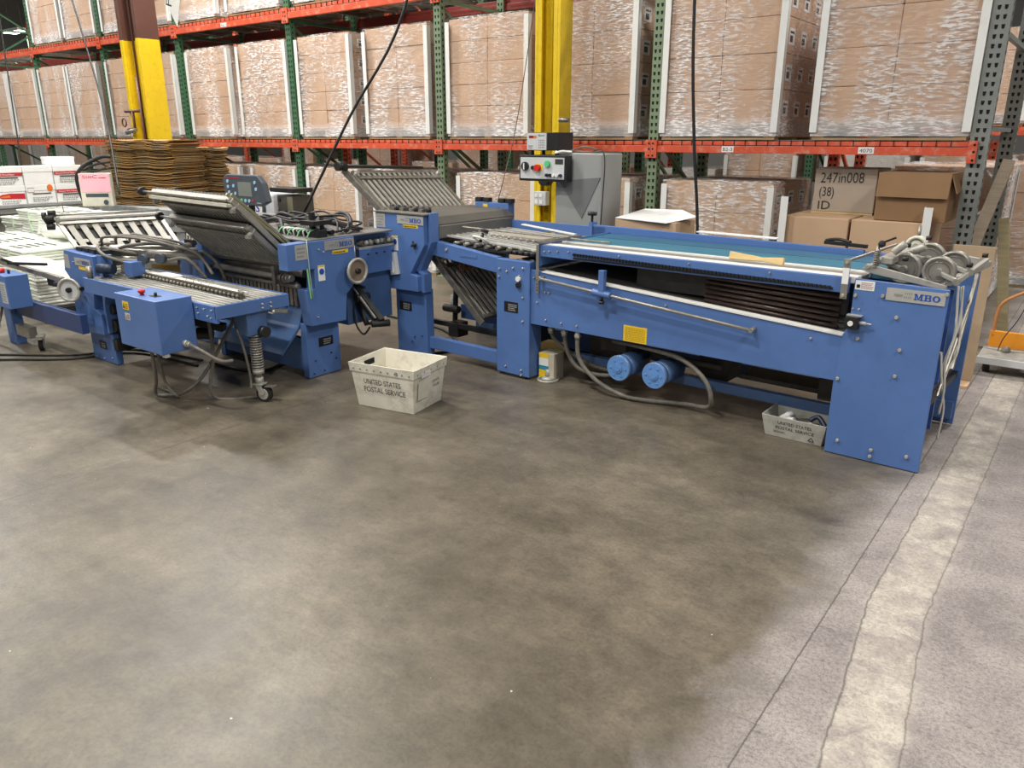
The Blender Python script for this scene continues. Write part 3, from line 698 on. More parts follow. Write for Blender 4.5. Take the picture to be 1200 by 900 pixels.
# underbody
bd = MB().box((-2.30, .30, .34), (-.5, .80, .56)).build('underbody', DARK, A, bev=.01)
b = MB(); b.box((-2.05, .25, .24), (-1.85, .5, .34)); b.box((-2.2, .35, .12), (-1.95, .6, .34)); b.box((-1.1, .34, .20), (-.62, .55, .23)); b.box((-1.05, .35, .3), (-.55, .4, .38)); b.box((-.62, .3, .18), (-.5, .42, .34)); b.box((-1.4, .4, .14), (-1.2, .6, .34)); b.cyl((-1.8, .3, .26), (-1.2, .3, .26), .02, 10); b.build('drive_bracket', mat('dusty_dark_metal', '4B463E', .7, .1, .3, 12), A, bev=.004)
MB().prism([(-2.3, .17), (-.46, .17), (-.46, .11), (-2.3, .11)], 'y', .27, .32).build('base_rail', BLUE2, A, bev=.003)
b = MB(); b.box((-2.74, .82, .05), (-.02, .86, .15)); b.build('base_rail', BLUE2, A)
# motors
for i, (x, z) in enumerate(((-1.748, .222), (-1.496, .222))):
    m_ = MB().cyl((x, .03, z), (x, .26, z), .074, 28).build('drive_motor', BLUE2, A)
    b = MB(); b.cyl((x, -.012, z), (x, .03, z), .079, 32); b.cyl((x, -.018, z), (x, -.012, z), .03, 20); b.cyl((x, -.022, z), (x, -.018, z), .019, 16)
    for k in range(6): a = k*PI/3; b.box((x+.052*math.cos(a)-.007, -.016, z+.052*math.sin(a)-.004), (x+.052*math.cos(a)+.007, -.012, z+.052*math.sin(a)+.004))
    b.build('fan_cover', mat('bright_blue_paint', '5F8BC4', .35, 0, .05, 5), m_)
    b = MB(); b.ring((x, -.004, z), (0, 1, 0), .08, .0022, 32, 5); b.build('cover_clip', STEEL, m_)
# hoses
hz = [((-2.325, .06, .39), (-2.325, .1, .30), (-2.22, .16, .20), (-2.05, .2, .13), (-1.87, .22, .13), (-1.80, .25, .22)),
      ((-2.209, .05, .39), (-2.20, .08, .24), (-2.13, .12, .12), (-1.95, .18, .09), (-1.8, .25, .15)),
      ((-2.086, .03, .39), (-2.07, .03, .22), (-1.93, .04, .09), (-1.70, .06, .022), (-1.37, .14, .03), (-1.2, .12, .05), (-1.145, .06, .12), (-1.19, .05, .24), (-1.35, .05, .34), (-1.6, .06, .365), (-1.86, .1, .36))]
for k, h in enumerate(hz):
    ho = MB().tube(h, .0145, 10).build('grey_hose', HOSE, A)
    p = Vector(h[0]); b = MB(); b.cyl(p+V(0, 0, .02), p-V(0, 0, .045), .017, 12); b.cyl(p-V(0, 0, .012), p-V(0, 0, .028), .022, 6); b.build('hose_fitting', CAST, ho)
# legs
for y0, y1 in ((-.012, .045), (.80, .86)):
    lg = MB().box((-2.742, y0, .02), (-2.453, y1, .816)).build('leg', BLUE, A, bev=.004)
    MB().box((-2.69, y0+.005, 0), (-2.49, y1-.005, .02)).build('rubber_pad', RUBBER, lg)
    if y0 < 0:
        bolts(lg, [(-2.711, .749), (-2.646, .738), (-2.508, .770), (-2.715, .695), (-2.507, .573), (-2.509, .41), (-2.592, .765), (-2.538, .718), (-2.66, .07), (-2.52, .063), (-2.52, .028)], y0, .008)
        MB().cyl((-2.541, y0, .698), (-2.541, y0-.02, .698), .018, 16).build('white_push_button', WHITE, lg)
        MB().cyl((-2.541, y0, .655), (-2.541, y0-.02, .655), .018, 16).build('black_push_button', BLACK, lg)
        pl = decal(lg, 'rating_plate', BLACK, (-2.671, y0-.0005, .46), (1, 0, 0), (0, 0, 1), .12, .072)
        scribble(pl, (-2.635, y0-.0005, .47), (1, 0, 0), (0, 0, 1), .075, .05, 4, ALU)
MB().box((-2.46, -.012, .02), (-2.453, .12, .8)).build('leg_flange', BLUE, A)
# level foot disc beside leg
b = MB(); b.cyl((-2.36, .08, 0), (-2.36, .08, .012), .075, 28); b.cyl((-2.36, .08, .012), (-2.36, .08, .03), .06, 28, .03); b.cyl((-2.36, .08, .03), (-2.36, .08, .08), .016, 10)
b.build('levelling_foot', CAST, A)
# arms to the folding unit
for y0 in (0, .80):
    am = MB().prism([(-3.42, .785), (-2.742, .712), (-2.742, .822), (-2.86, .832), (-3.42, .893)], 'y', y0, y0+.05).build('connecting_arm', BLUE, A, bev=.004)
    if y0 == 0:
        bolts(am, [(-3.22, .83), (-3.30, .90)][:1], y0, .013)
        MB().box((-3.09, -.003, .795), (-2.93, 0, .812)).build('cover_strip', BLUE, am)
for y0, z0, z1 in ((0, .065, .155), (.80, .06, .15)):
    MB().box((-3.48, y0, z0), (-2.742, y0+.05, z1)).build('tie_bar', BLUE, A, bev=.003)
b = MB(); b.box((-3.42, .35, .24), (-2.75, .40, .35)); b.build('tie_bar', BLUE, A)
# upper belt table
ur = MB().prism([(-2.385, .862), (-.447, .856), (-.447, .936), (-2.385, .936)], 'y', 0, .03).build('upper_front_rail', BLUE, A, bev=.003)
bolts(ur, [(-2.30, .90), (-2.235, .905), (-2.15, .91), (-2.34, .895), (-1.78, .918), (-1.32, .918), (-.85, .918)], 0, .006)
b = MB(); n = 72
for k in range(n):
    x = -2.114+k*(1.59/n); z = .897-.02*k/n; b.box((x, -.012, z-.008), (x+.015, 0, z+.008))
b.box((-2.114, -.006, .869), (-.52, -.001, .879)); b.build('toothed_strip', BLACK, ur)
MB().box((-2.386, 0, .80), (-2.376, .85, .94)).build('table_end_plate', BLUE, A)
MB().box((-2.38, .03, .905), (-.42, .115, .935)).build('white_table_strip', WHITE, A)
MB().box((-2.38, .115, .90), (-.42, .24, .928)).build('grey_table_strip', mat('warm_grey_belt', '7E7A74', .5, 0, .1, 5), A)
MB().box((-2.38, .24, .905), (-.42, .275, .936)).build('white_table_strip', WHITE, A)
MB().box((-2.38, .275, .90), (-.30, .60, .930)).build('teal_belt', TEAL, A)
MB().box((-2.38, .60, .90), (-.30, .83, .932)).build('dark_teal_belt', TEALD, A)
MB().prism([(-2.56, .84), (-.62, .84), (-.62, .965), (-2.56, .985)], 'y', .84, .87).build('upper_back_rail', BLUE, A, bev=.003)
b = MB(); b.box((-2.56, .83, .86), (-2.53, .9, 1.0)); b.build('rail_bracket', BLUE, A)
kb = MB(); kb.cyl((-2.55, .86, .98), (-2.55, .86, 1.05), .01, 8); kb.cyl((-2.55, .86, 1.05), (-2.55, .86, 1.075), .035, 12); kb.build('star_knob', BLACK, A)
# back plate
MB().prism([(-2.74, .40), (-.46, .40), (-.46, .01), (-.01, .01), (-.01, .955), (-.64, .955), (-.64, .84), (-2.74, .84)], 'y', .86, .88).build('back_panel', BLUE, A, bev=.003)
MB().prism([(-.44, .10), (-.05, .10), (-.05, .86), (-.44, .86)], 'y', .42, .45).build('inner_panel', mat('deep_blue_paint', '2A4A88', .45, 0, .08, 4), A)
b = MB(); b.box((-.44, .02, .3), (-.03, .86, .33)); b.box((-.30, .1, .33), (-.05, .8, .36)); b.build('cross_member', DARK, A)
# end cables
for k, pts in enumerate([((.012, .12, .93), (.03, .14, .7), (.02, .1, .55), (.03, .12, .42), (.02, .16, .28)), ((.02, .2, .92), (.03, .2, .72), (.0, .16, .5), (.03, .2, .3), (.02, .24, .12)), ((.0, .3, .9), (.04, .25, .62), (.02, .18, .5), (.02, .1, .45), (.0, .05, .62))]):
    MB().tube(pts, .006, 6).build('loose_cable', mat('pale_cable', 'C4C1B8', .5), A)
MB().cyl((.015, .62, .98), (.03, .22, .5), .011, 8).build('stay_rod', STEELD, A)
MB().cyl((.015, .05, .40), (.03, .4, .8), .008, 8).build('stay_rod', STEELD, A)
# pressing wheel head
hd = MB()
hd.prism([(-.42, .965), (-.40, 1.0), (-.34, .99), (-.03, .93), (-.03, .905), (-.36, .95)], 'y', .09, .105)
hd.prism([(-.36, .97), (-.01, .935), (-.01, .985), (-.34, 1.02)], 'y', .76, .775)
hd.bar((-.03, .1, .945), (.035, .74, .965), .03, .03); hd.cyl((-.39, .08, .985), (-.39, .5, .985), .012, 10)
hr = hd.build('wheel_head_frame', CAST, A, bev=.003)
for (x, y, z, R) in ((-.259, .25, .97, .078), (-.20, .47, 1.0, .082), (-.078, .12, .99, .073), (-.055, .33, .995, .073), (-.29, .58, 1.045, .055)):
    w = MB(); w.cyl((x, y-.010, z), (x, y+.010, z), R*.96, 40); w.ring((x, y-.013, z), (0, 1, 0), R-.008, .008, 40, 8); w.ring((x, y+.013, z), (0, 1, 0), R-.008, .008, 40, 8); m_ = w.build('pressing_wheel', STEEL if R > .06 else OFFW, hr); MB().ring((x, y-.0105, z), (0, 1, 0), R*.62, .003, 32, 6).build('wheel_groove', STEELD, m_); MB().cyl((x, y-.03, z), (x, y+.03, z), .016, 16).build('wheel_hub', CAST, m_)
for (p, q) in (((-.078, .09, .99), (.01, .09, .955)), ((.01, .09, .955), (.05, .12, 1.0)), ((-.2, .42, 1.0), (-.34, .42, 1.03)), ((-.26, .22, .97), (-.37, .22, 1.0)), ((-.055, .3, .995), (.02, .3, .97)), ((-.29, .6, 1.04), (-.35, .5, 1.0)), ((-.34, .42, 1.03), (-.38, .15, 1.0)), ((.02, .3, .97), (.045, .6, 1.0))):
    MB().bar(p, q, .022, .022).build('wheel_arm', CAST, hr, bev=.004)
for c_ in ((-.078, .085, .99), (-.26, .215, .97), (-.2, .41, 1.0), (.01, .08, .955), (.05, .12, 1.0)):
    MB().cyl(c_, V(*c_)+V(0, -.015, 0), .016, 12).build('axle_bolt', STEEL, hr)
for (p, q, r_) in (((-.36, .10, .96), (-.36, .10, 1.09), .009), ((-.29, .6, 1.05), (-.29, .6, 1.15), .009), ((-.33, .35, .97), (-.33, .35, 1.04), .012)):
    MB().cyl(p, q, r_, 10).build('spring_post', STEELD, hr)
b = MB()
for k in range(10): b.ring((-.36, .10, .985+k*.009), (0, 0, 1), .014, .0028, 14, 5)
b.build('coil_spring', STEELD, hr)
b = MB(); b.sph((-.345, .1, 1.10), .018); b.bar((-.345, .1, 1.105), (-.285, .1, 1.135), .012, .01); b.build('clamp_lever', BLACK, hr)
b = MB(); b.box((-.345, .12, 1.0), (-.29, .5, 1.035)); b.cyl((-.31, .2, 1.05), (-.26, .2, 1.1), .02, 10); b.cyl((-.26, .35, 1.04), (-.2, .35, 1.075), .022, 10); b.build('slide_block', CAST, hr, bev=.005)
for c_ in ((-.27, .3, 1.07), (-.24, .15, 1.02), (.04, .14, 1.02), (.03, .62, 1.01), (-.22, .5, 1.09)):
    MB().cyl(c_, V(*c_)+V(0, 0, .02), .014, 10).build('black_knob', BLACK, hr)
# strap with holes at the left end
s2 = MB().box((-2.396, -.02, .62), (-2.374, -.012, .94)).build('slotted_strap', STEEL, A, bev=.002)
b = MB(); [b.cyl((-2.385, -.0205, z), (-2.385, -.022, z), .004, 8) for z in (.64, .66, .68, .71)]; b.build('strap_hole', HOLE, s2)
b = MB(); b.bar((-2.385, -.015, .95), (-2.30, .35, .965), .02, .015); b.cyl((-3.3, .25, .965), (-2.0, .25, .955), .007, 8); b.build('paper_stop_rod', STEELD, A)
b = MB(); b.bar((-3.0, .6, .975), (-2.45, .5, .95), .03, .008); b.build('paper_guide', WHITE, A)
# register table between folder and conveyor
rt = MB().box((-3.3, .06, .84), (-2.42, .82, .855)).build('register_plate', DARK, A)
b = MB()
for k, y in enumerate((.10, .14, .2, .26, .31, .37, .44, .5, .56, .63, .7, .77)):
    b.bar((-3.32, y, .915), (-2.44, y, .875), .016 if k % 2 else .026, .014)
b.build('slat', ALU, rt, bev=.002)
b = MB()
for k in range(12): b.sph((-3.1+k*.055, .29, .925-.0025*k), .011, 8)
b.build('marble_rail', ALU, rt)
b = MB()
for k in range(8): x = -3.2+k*.1; b.cyl((x, .06, .87), (x, .82, .87), .014, 10)
b.build('roller', STEELD, rt)
b = MB(); b.box((-3.1, .34, .90), (-2.6, .48, .92)); b.build('cover_plate', mat('warm_cover', 'A8A194', .5, .3, .1, 6), rt)
hk = MB().ring((-2.95, .06, .92), (.1, .5, 1), .052, .009, 24, 8).build('cream_handwheel', OFFW, A)
b = MB(); b.cyl((-2.95, .06, .90), (-2.945, .085, .96), .012, 10); b.cyl((-2.94, .09, .965), (-2.937, .1, .985), .028, 12); b.build('clamp_knob', BLACK, hk)
for k in range(5): MB().cyl((-2.66+k*.05, .03, .85), (-2.66+k*.05, .03, .875), .02, 10).build('black_knob', BLACK, A)
b = MB(); b.cyl((-2.6, .05, .80), (-2.6, .80, .80), .02, 12); b.cyl((-2.5, .05, .80), (-2.5, .8, .80), .02, 12); b.build('feed_roller', STEELD, A)

# ------------------------------------------------------------------ B: centre folding unit
B = thing('folding_unit', A_LOC, 'blue folding unit in the centre with slatted plates above and below', 'folding machine', rz=A_RZ)
cab = MB().prism([(-3.86, 1.066), (-3.35, 1.078), (-3.345, .86), (-3.50, .64), (-3.43, .625), (-3.43, .512), (-3.76, .505), (-3.76, .74), (-3.69, .785), (-3.85, .905)], 'y', -.10, -.01).build('side_cabinet', BLUE, B, bev=.004)
MB().prism([(-3.34, 1.085), (-3.31, 1.085), (-3.31, .88), (-3.44, .66), (-3.40, .64), (-3.40, .5), (-3.43, .5), (-3.43, .63), (-3.48, .66), (-3.34, .88)], 'y', -.06, .02).build('inner_plate', BLUE, B, bev=.003)
MB().box((-3.87, -.11, 1.07), (-3.33, .02, 1.078)).build('top_tray', STEELD, cab)
plaque(cab, (-3.615, -.1005, 1.0), (1, 0, 0), (0, 0, 1), (0, -1, 0), .27, .06)
yl = decal(cab, 'yellow_label', YLAB, (-3.56, -.1005, .975), (1, 0, 0), (0, 0, 1), .158, .02)
scribble(yl, (-3.555, -.1005, .978), (1, 0, 0), (0, 0, 1), .15, .014, 1, BLACK)
pr = decal(cab, 'scale_plate', ALU, (-3.855, -.1005, .96), (1, 0, 0), (0, 0, 1), .105, .1)
scribble(pr, (-3.84, -.1005, .97), (1, 0, 0), (0, 0, 1), .075, .08, 4)
pr = decal(cab, 'safety_sticker', PAPER, (-3.684, -.1005, .80), (1, 0, 0), (0, 0, 1), .064, .106)
decal(pr, 'yellow_band', YLAB, (-3.684, -.1025, .895), (1, 0, 0), (0, 0, 1), .064, .01)
b = MB(); b.cyl((-3.652, -.102, .862), (-3.652, -.1045, .862), .021, 20); b.build('blue_pictogram', MBOB, pr)
ph = MB().box((-3.70, -.13, .62), (-3.62, -.101, .785), rot=Matrix.Rotation(math.radians(-9), 3, 'Y')).build('document_holder', GREYP, cab, bev=.003)
MB().box((-3.685, -.134, .635), (-3.655, -.130, .77), rot=Matrix.Rotation(math.radians(-9), 3, 'Y')).build('paper_sheet', PAPER, ph)
b = MB()
for k in range(4):
    a = k*PI/2+.3; b.cyl((-3.436, -.115, .855), (-3.436+.03*math.cos(a), -.118, .855+.03*math.sin(a)), .006, 8)
b.cyl((-3.436, -.10, .855), (-3.436, -.13, .855), .012, 12); b.build('adjusting_handle', DARK, cab)
b = MB(); b.cyl((-3.62, -.102, 1.03), (-3.62, -.104, 1.03), .006, 8); b.build('bolt', STEEL, cab)
MB().box((-3.76, -.115, .73), (-3.66, -.04, .775)).build('step_cover', BLUE, cab)
lg = MB().box((-3.745, -.03, .0), (-3.42, .05, .515)).build('leg', BLUE, B, bev=.004)
pl = decal(lg, 'rating_plate', BLACK, (-3.705, -.0305, .335), (1, 0, 0), (0, 0, 1), .13, .068)
scribble(pl, (-3.665, -.0305, .345), (1, 0, 0), (0, 0, 1), .08, .05, 4, ALU)
bolts(lg, [(-3.58, .10), (-3.47, .16), (-3.55, .14)], -.03, .005, DARK)
MB().box((-3.745, .88, 0), (-3.42, .95, .86)).build('leg', BLUE2, B, bev=.004)
rc = MB().box((-3.75, .90, .85), (-3.39, .98, 1.09)).build('rear_cabinet', BLUE, B, bev=.004)
b = MB(); b.box((-3.60, .82, .95), (-3.42, .90, .955)); b.box((-3.39, .84, .90), (-2.42, .88, .97)); b.build('rear_rail', BLUE, B)
decal(rc, 'yellow_label', YLAB, (-3.66, .8995, 1.03), (1, 0, 0), (0, 0, 1), .05, .045)
for x in (-3.75, -3.66, -3.50, -3.42): MB().box((x, .9, 1.09), (x+.06, .95, 1.125)).build('terminal_block', BLACK, rc, bev=.003)
b = MB()
for (x, z) in [(-3.56, 1.04), (-3.52, 1.0), (-3.49, 1.05), (-3.46, .98), (-3.43, 1.03), (-3.55, .98)]: b.cyl((x, .899, z), (x, .897, z), .005, 8)
b.build('bolt_holes', DARK, rc)
# rollers and cover between the cabinets
MB().prism([(-3.85, .50), (-3.45, .50), (-3.35, .75), (-3.35, .99), (-3.85, .99)], 'y', .86, .90).build('rear_side_plate', BLUE2, B)
for k, (x, z) in enumerate(((-3.75, .88), (-3.66, .95), (-3.60, .86), (-3.52, .95), (-3.46, .86), (-3.40, .93), (-3.56, .78))):
    MB().cyl((x, .0, z), (x, .88, z), .032, 16).build('fold_roller', STEELD, B)
MB().prism([(-3.80, 1.0), (-3.33, .985), (-3.33, 1.0), (-3.40, 1.045), (-3.80, 1.06)], 'y', .02, .90).build('roller_cover', mat('dark_grey_cover', '5C5A56', .45, .3, .15, 6), B, bev=.004)
MB().prism([(-3.36, .90), (-3.30, .90), (-3.30, .99), (-3.36, .99)], 'y', .02, .85).build('deflector', mat('mid_grey_cover', '6A6863', .45, .3, .15, 6), B, bev=.004)
for k in range(7): 
    MB().cyl((-3.82+k*.065, .04, 1.07), (-3.82+k*.065, .04, 1.115), .02, 10).build('black_knob', BLACK, B)
for k in range(4): MB().box((-3.80+k*.10, .00, 1.08), (-3.76+k*.10, .05, 1.10)).build('coupling_lever', STEELD, B)
def WL(X, Y, Z):   # world -> local of the turned frame
    dx, dy = X-A_LOC[0], Y-A_LOC[1]; c, s = math.cos(A_RZ), math.sin(A_RZ)
    return (c*dx+s*dy, -s*dx+c*dy, Z)
f = fold_plate(B, 'upper_fold_plate', WL(-4.40, 4.15, 1.075), WL(-4.35, 5.05, 1.03), WL(-4.72, 4.15, 1.335), WL(-4.70, 5.05, 1.31), 16, barm=mat('bar_mid_steel', 'A7A39A', .5, .35, .15, 20))
b = MB(); p = WL(-4.72, 4.15, 1.36); q = WL(-4.70, 5.02, 1.335)
b.cyl(V(*p)+V(0, -.08, .03), V(*q)+V(0, -.1, .02), .012, 10); b.build('top_rod', DARK, f)
b = MB(); b.cyl(V(*p)+V(0, -.14, .03), V(*p)+V(0, -.07, .03), .035, 16); b.build('end_knob', DARK, f)
MB().bar(V(*WL(-4.30, 4.10, 1.03)), V(*WL(-4.76, 4.10, 1.36)), .02, .05).build('side_rail', STEELD, f, bev=.003)
f = fold_plate(B, 'lower_fold_plate', WL(-3.54, 4.28, .33), WL(-3.54, 5.0, .33), WL(-3.98, 4.28, .74), WL(-3.98, 5.0, .74), 13, barm=mat('bar_light_steel', 'B8B5AC', .4, .3, .12, 20))
MB().bar(V(*WL(-3.50, 4.24, .30)), V(*WL(-4.0, 4.24, .77)), .018, .05).build('side_rail', STEELD, f, bev=.003)
b = MB()
for k in range(8): b.cyl(V(*WL(-3.8+.01*(k % 2), 4.34+k*.04, .64-.0*k)), V(*WL(-3.8, 4.345+k*.04, .70)), .008, 8)
b.build('copper_stud', mat('copper', '9A5A40', .4, .6, .1, 10), f)
b = MB(); b.bar((-3.42, .30, .50), (-3.44, .30, .20), .03, .03); b.bar((-3.60, .2, .22), (-2.9, .2, .22), .03, .04); b.cyl((-3.5, .25, .33), (-3.35, .25, .33), .03, 12)
b.box((-3.40, .18, .13), (-3.30, .3, .24)); b.build('lower_linkage', DARK, B, bev=.003)
b = MB(); b.box((-3.1, .45, .13), (-2.72, .65, .27)); b.build('lower_gear_case', mat('navy_metal', '24364f', .5), B, bev=.01)
b = MB(); b.cyl((-3.47, .33, .3), (-3.47, .33, .42), .03, 12); b.build('white_bottle', PAPER, B)

# ------------------------------------------------------------------ C: left-centre folding unit
CX, CY = -4.20, 3.20
Cm = thing('folding_unit', (CX, CY, 0), 'blue folding unit left of the postal tub, round tan handwheel on its side', 'folding machine')
cab = MB().prism([(-.155, .945), (.415, .95), (.41, .66), (.375, .60), (.32, .56), (.30, .375), (0, .385), (-.03, .635), (.05, .63), (.06, .765), (-.155, .775)], 'x', -.02, .07).build('side_cabinet', BLUE, Cm, bev=.004)
plaque(cab, (.0705, .152, .877), (0, 1, 0), (0, 0, 1), (1, 0, 0), .258, .062, plate=mat('dull_aluminium', 'A9A8A3', .45, .4, .08, 10))
yl = decal(cab, 'yellow_label', YLAB, (.0705, .215, .845), (0, 1, 0), (0, 0, 1), .14, .024); scribble(yl, (.0705, .22, .848), (0, 1, 0), (0, 0, 1), .13, .016, 1, BLACK)
pr = decal(cab, 'scale_plate', ALU, (.0705, -.088, .838), (0, 1, 0), (0, 0, 1), .10, .098); scribble(pr, (.0705, -.075, .85), (0, 1, 0), (0, 0, 1), .07, .075, 3)
pr = decal(cab, 'safety_sticker', PAPER, (.0705, .085, .68), (0, 1, 0), (0, 0, 1), .056, .104)
decal(pr, 'yellow_band', YLAB, (.0722, .085, .774), (0, 1, 0), (0, 0, 1), .056, .01)
b = MB(); b.cyl((.073, .113, .742), (.075, .113, .742), .02, 20); b.build('blue_pictogram', MBOB, pr)
bolts(cab, [(.10, .89), (.14, .87), (.055, .44)], .07, .006, ax='x', sign=1)
decal(cab, 'green_strap', GRNS, (.075, .0, .575), (.0, 1, -.05), (0, -.06, 1), .012, .20)
MB().tube([(.08, .02, .575), (.078, .01, .75), (.078, .005, .96)], .003, 6, 2).build('hanging_cord', mat('green_white_cord', 'A8B8A8', .6), cab)
handwheel(Cm, (.12, .385, .715), (1, 0, 0), .082, CAST, TAN)
lg = MB().box((-.06, 0, .004), (0, .285, .39)).build('leg', BLUE, Cm, bev=.004)
pl = decal(lg, 'rating_plate', BLACK, (.0005, .10, .21), (0, 1, 0), (0, 0, 1), .125, .064); scribble(pl, (.0005, .14, .22), (0, 1, 0), (0, 0, 1), .07, .044, 3, ALU)
bolts(lg, [(.13, .035), (.06, .12), (.2, .15), (.24, .1), (.04, .03)], 0, .005, DARK, ax='x', sign=1)
MB().box((-1.06, 0, .004), (-1.0, .285, .39)).build('leg', BLUE2, Cm, bev=.004)
MB().box((-1.05, -.10, .30), (-.99, .48, .95)).build('far_side_cabinet', BLUE, Cm, bev=.004)
# skirt, tray
MB().prism([(.01, .05), (.05, .05), (.05, .28), (.01, .28)], 'x', -1.0, -.06).build('lower_skirt', BLUE2, Cm, bev=.003)
MB().prism([(-.16, .20), (-.155, .19), (.02, .36), (.06, .50), (.05, .50), (.0, .37)], 'x', -.98, -.07).build('chute_tray', BLUE2, Cm)
MB().prism([(.05, .36), (.07, .36), (.07, .62), (.05, .62)], 'x', -1.0, -.06).build('upper_skirt', BLUE2, Cm)
b = MB(); [b.box((-.98+k*.045, .02, .50), (-.95+k*.045, .045, .66)) for k in range(20)]; b.build('baffle_slats', STEELD, Cm)
for k, (y, z, r) in enumerate(((-.03, .70, .022), (.02, .64, .018), (.0, .78, .025), (.08, .72, .03), (.12, .80, .03), (.2, .72, .03), (.25, .83, .03), (.33, .75, .03))):
    MB().cyl((-1.0, y, z), (-.06, y, z), r, 14).build('fold_roller', STEEL if k < 2 else STEELD, Cm)
b = MB()
for k in range(6): b.cyl((-.22+k*.028, -.05, .70), (-.21+k*.028, -.05, .70), .035-.004*(k % 3), 14)
b.box((-.20, -.09, .60), (-.17, -.05, .78)); b.cyl((-.15, -.08, .66), (-.15, -.08, .60), .012, 8); b.cyl((-.17, -.1, .62), (-.25, -.13, .50), .006, 8); b.build('gear_train', STEELD, Cm, bev=.002)
f1 = fold_plate(Cm, 'upper_fold_plate', (-1.0, .0, .88), (-.10, -.05, .88), (-1.0, -.40, 1.25), (-.10, -.40, 1.235), 22, barm=mat('bar_dark_steel', 'B0ABA0', .5, .2, .15, 20), flip=True, fill=.40, frame=CAST)
b = MB(); b.bar((-1.0, -.41, 1.215), (-.10, -.41, 1.20), .055, .02); b.build('white_top_rail', OFFW, f1, bev=.003)
b = MB(); b.bar((-.06, -.02, .93), (-.06, -.42, 1.27), .016, .016); b.bar((-.11, -.03, .93), (-.11, -.42, 1.27), .016, .016); b.build('brass_side_rail', mat('dull_brass', '9C9478', .4, .5, .1, 10), f1)
f2 = fold_plate(Cm, 'lower_fold_plate', (-1.0, .0, .79), (-.10, -.03, .79), (-1.0, -.30, 1.075), (-.10, -.30, 1.06), 22, barm=mat('bar_dark_steel', '6A665E'), flip=True, fill=.34, frame=STEEL)
# top deck, loom
MB().box((-1.0, .02, .945), (.06, .80, .958)).build('top_deck', mat('grey_deck', '77767300'[:6], .45, .4, .12, 8), Cm, bev=.003)
for k in range(10): MB().tube([(-.35+k*.035, .1+.03*(k % 3), .96), (-.34+k*.035, .12, 1.0), (-.32+k*.035, .16, 1.005), (-.31+k*.035, .18, .96)], .005, 6).build('pneumatic_tube', PAPER if k % 3 else GRNS, Cm)
for k in range(3): MB().box((-.40+k*.16, .14, .958), (-.29+k*.16, .22, 1.01)).build('terminal_block', BLACK, Cm, bev=.004)
R_ = random.Random(3)
for k in range(11):
    y = .25+.04*k; pts = [(-.95+.06*(k % 3), y+R_.uniform(-.1, .1), .98)] + [(-.75+.2*j, y+R_.uniform(-.09, .09), 1.0+R_.uniform(-.02, .07)) for j in range(4)] + [(.0, .3+R_.uniform(-.1, .3), .98)]
    MB().tube(pts, .016 if k % 3 == 0 else .008, 8).build('black_cable', CABLE, Cm)
b = MB(); b.box((-.08, .16, .96), (-.05, .19, 1.12)); b.box((-.02, .2, .96), (.0, .22, 1.08)); b.box((-.1, .1, 1.04), (.04, .26, 1.07)); b.build('cable_clamp', BLACK, Cm)
# rear part of unit and outfeed to the centre unit
MB().box((-1.0, .41, .30), (-.04, .85, .93)).build('rear_body', BLUE2, Cm, bev=.004)
ot = MB().box((-.03, .50, .66), (.02, 1.0, .84)).build('outfeed_side', BLUE, Cm, bev=.004)
bolts(ot, [(.58+.08*k, .80) for k in range(5)], .02, .006, DARK, ax='x', sign=1)
MB().box((-.9, .5, .84), (.02, 1.0, .855)).build('outfeed_plate', ALU, Cm)
b = MB(); [b.cyl((-.8+.05*0, .55+k*.07, .88), (.02, .55+k*.07, .88), .02, 12) for k in range(6)]; b.build('outfeed_roller', STEELD, Cm)
b = MB(); [b.sph((.03-.02*(k % 2), .56+k*.055, .885), .018, 8) for k in range(8)]; b.build('marble', ALU, Cm)
MB().cyl((.03, .44, .70), (.03, .44, .88), .012, 10).build('stay_post', STEEL, Cm)
# low mechanism sticking out to the right
b = MB(); b.bar((-.08, .50, .58), (.20, .50, .34), .07, .05, (0, 1, 0)); b.bar((-.05, .46, .60), (.10, .46, .585), .02, .02); b.bar((-.04, .5, .46), (.06, .5, .30), .03, .03); b.bar((.06, .5, .31), (.16, .5, .33), .02, .02); b.cyl((.17, .44, .335), (.23, .56, .33), .026, 10); b.cyl((.02, .44, .50), (.02, .56, .50), .03, 10)
b.tube([(-.03, .46, .42), (.0, .45, .30), (.06, .46, .24), (.12, .47, .30)], .008, 6)
b.build('tilted_linkage', DARK, Cm, bev=.004)
b = MB(); b.bar((-.06, .462, .60), (.19, .462, .375), .012, .014, (0, 1, 0)); b.build('steel_edge', STEELD, Cm)

# ------------------------------------------------------------------ D: roller table with control box and sprung caster
DX, DY = -4.02, 2.45
D = thing('roller_table', (DX, DY, 0), 'blue roller table with hanging control box and one sprung caster leg', 'roller table')
TZ = .66
MB().box((-1.62, -.012, TZ-.10), (0, 0.008, TZ+.004)).build('front_rail', BLUE, D, bev=.003)
fr = MB().box((-.012, -.012, TZ-.075), (.006, .50, TZ+.004)).build('end_rail', BLUE, D, bev=.003)
MB().box((-1.62, .49, TZ-.09), (0, .50, TZ+.004)).build('rear_rail', BLUE, D, bev=.003)
b = MB(); b.box((-1.62, .0, TZ-.02), (-.012, .49, TZ-.014)); b.build('under_tray', DARK, D)
for k in range(12):
    y = .03+k*.0395; MB().cyl((-1.60, y, TZ-.006), (-.015, y, TZ-.006), .0125, 12).build('roller', mat('grey_roller', '9A978F', .4, .3, .1, 10), D)
bolts(D, [(-.56+.075*k, TZ-.022) for k in range(8)]+[(-.47, TZ-.05), (-.36, TZ-.052), (-.30, TZ-.05), (-.18, TZ-.055), (-.08, TZ-.06), (-.05, TZ-.07)], -.012, .0045)
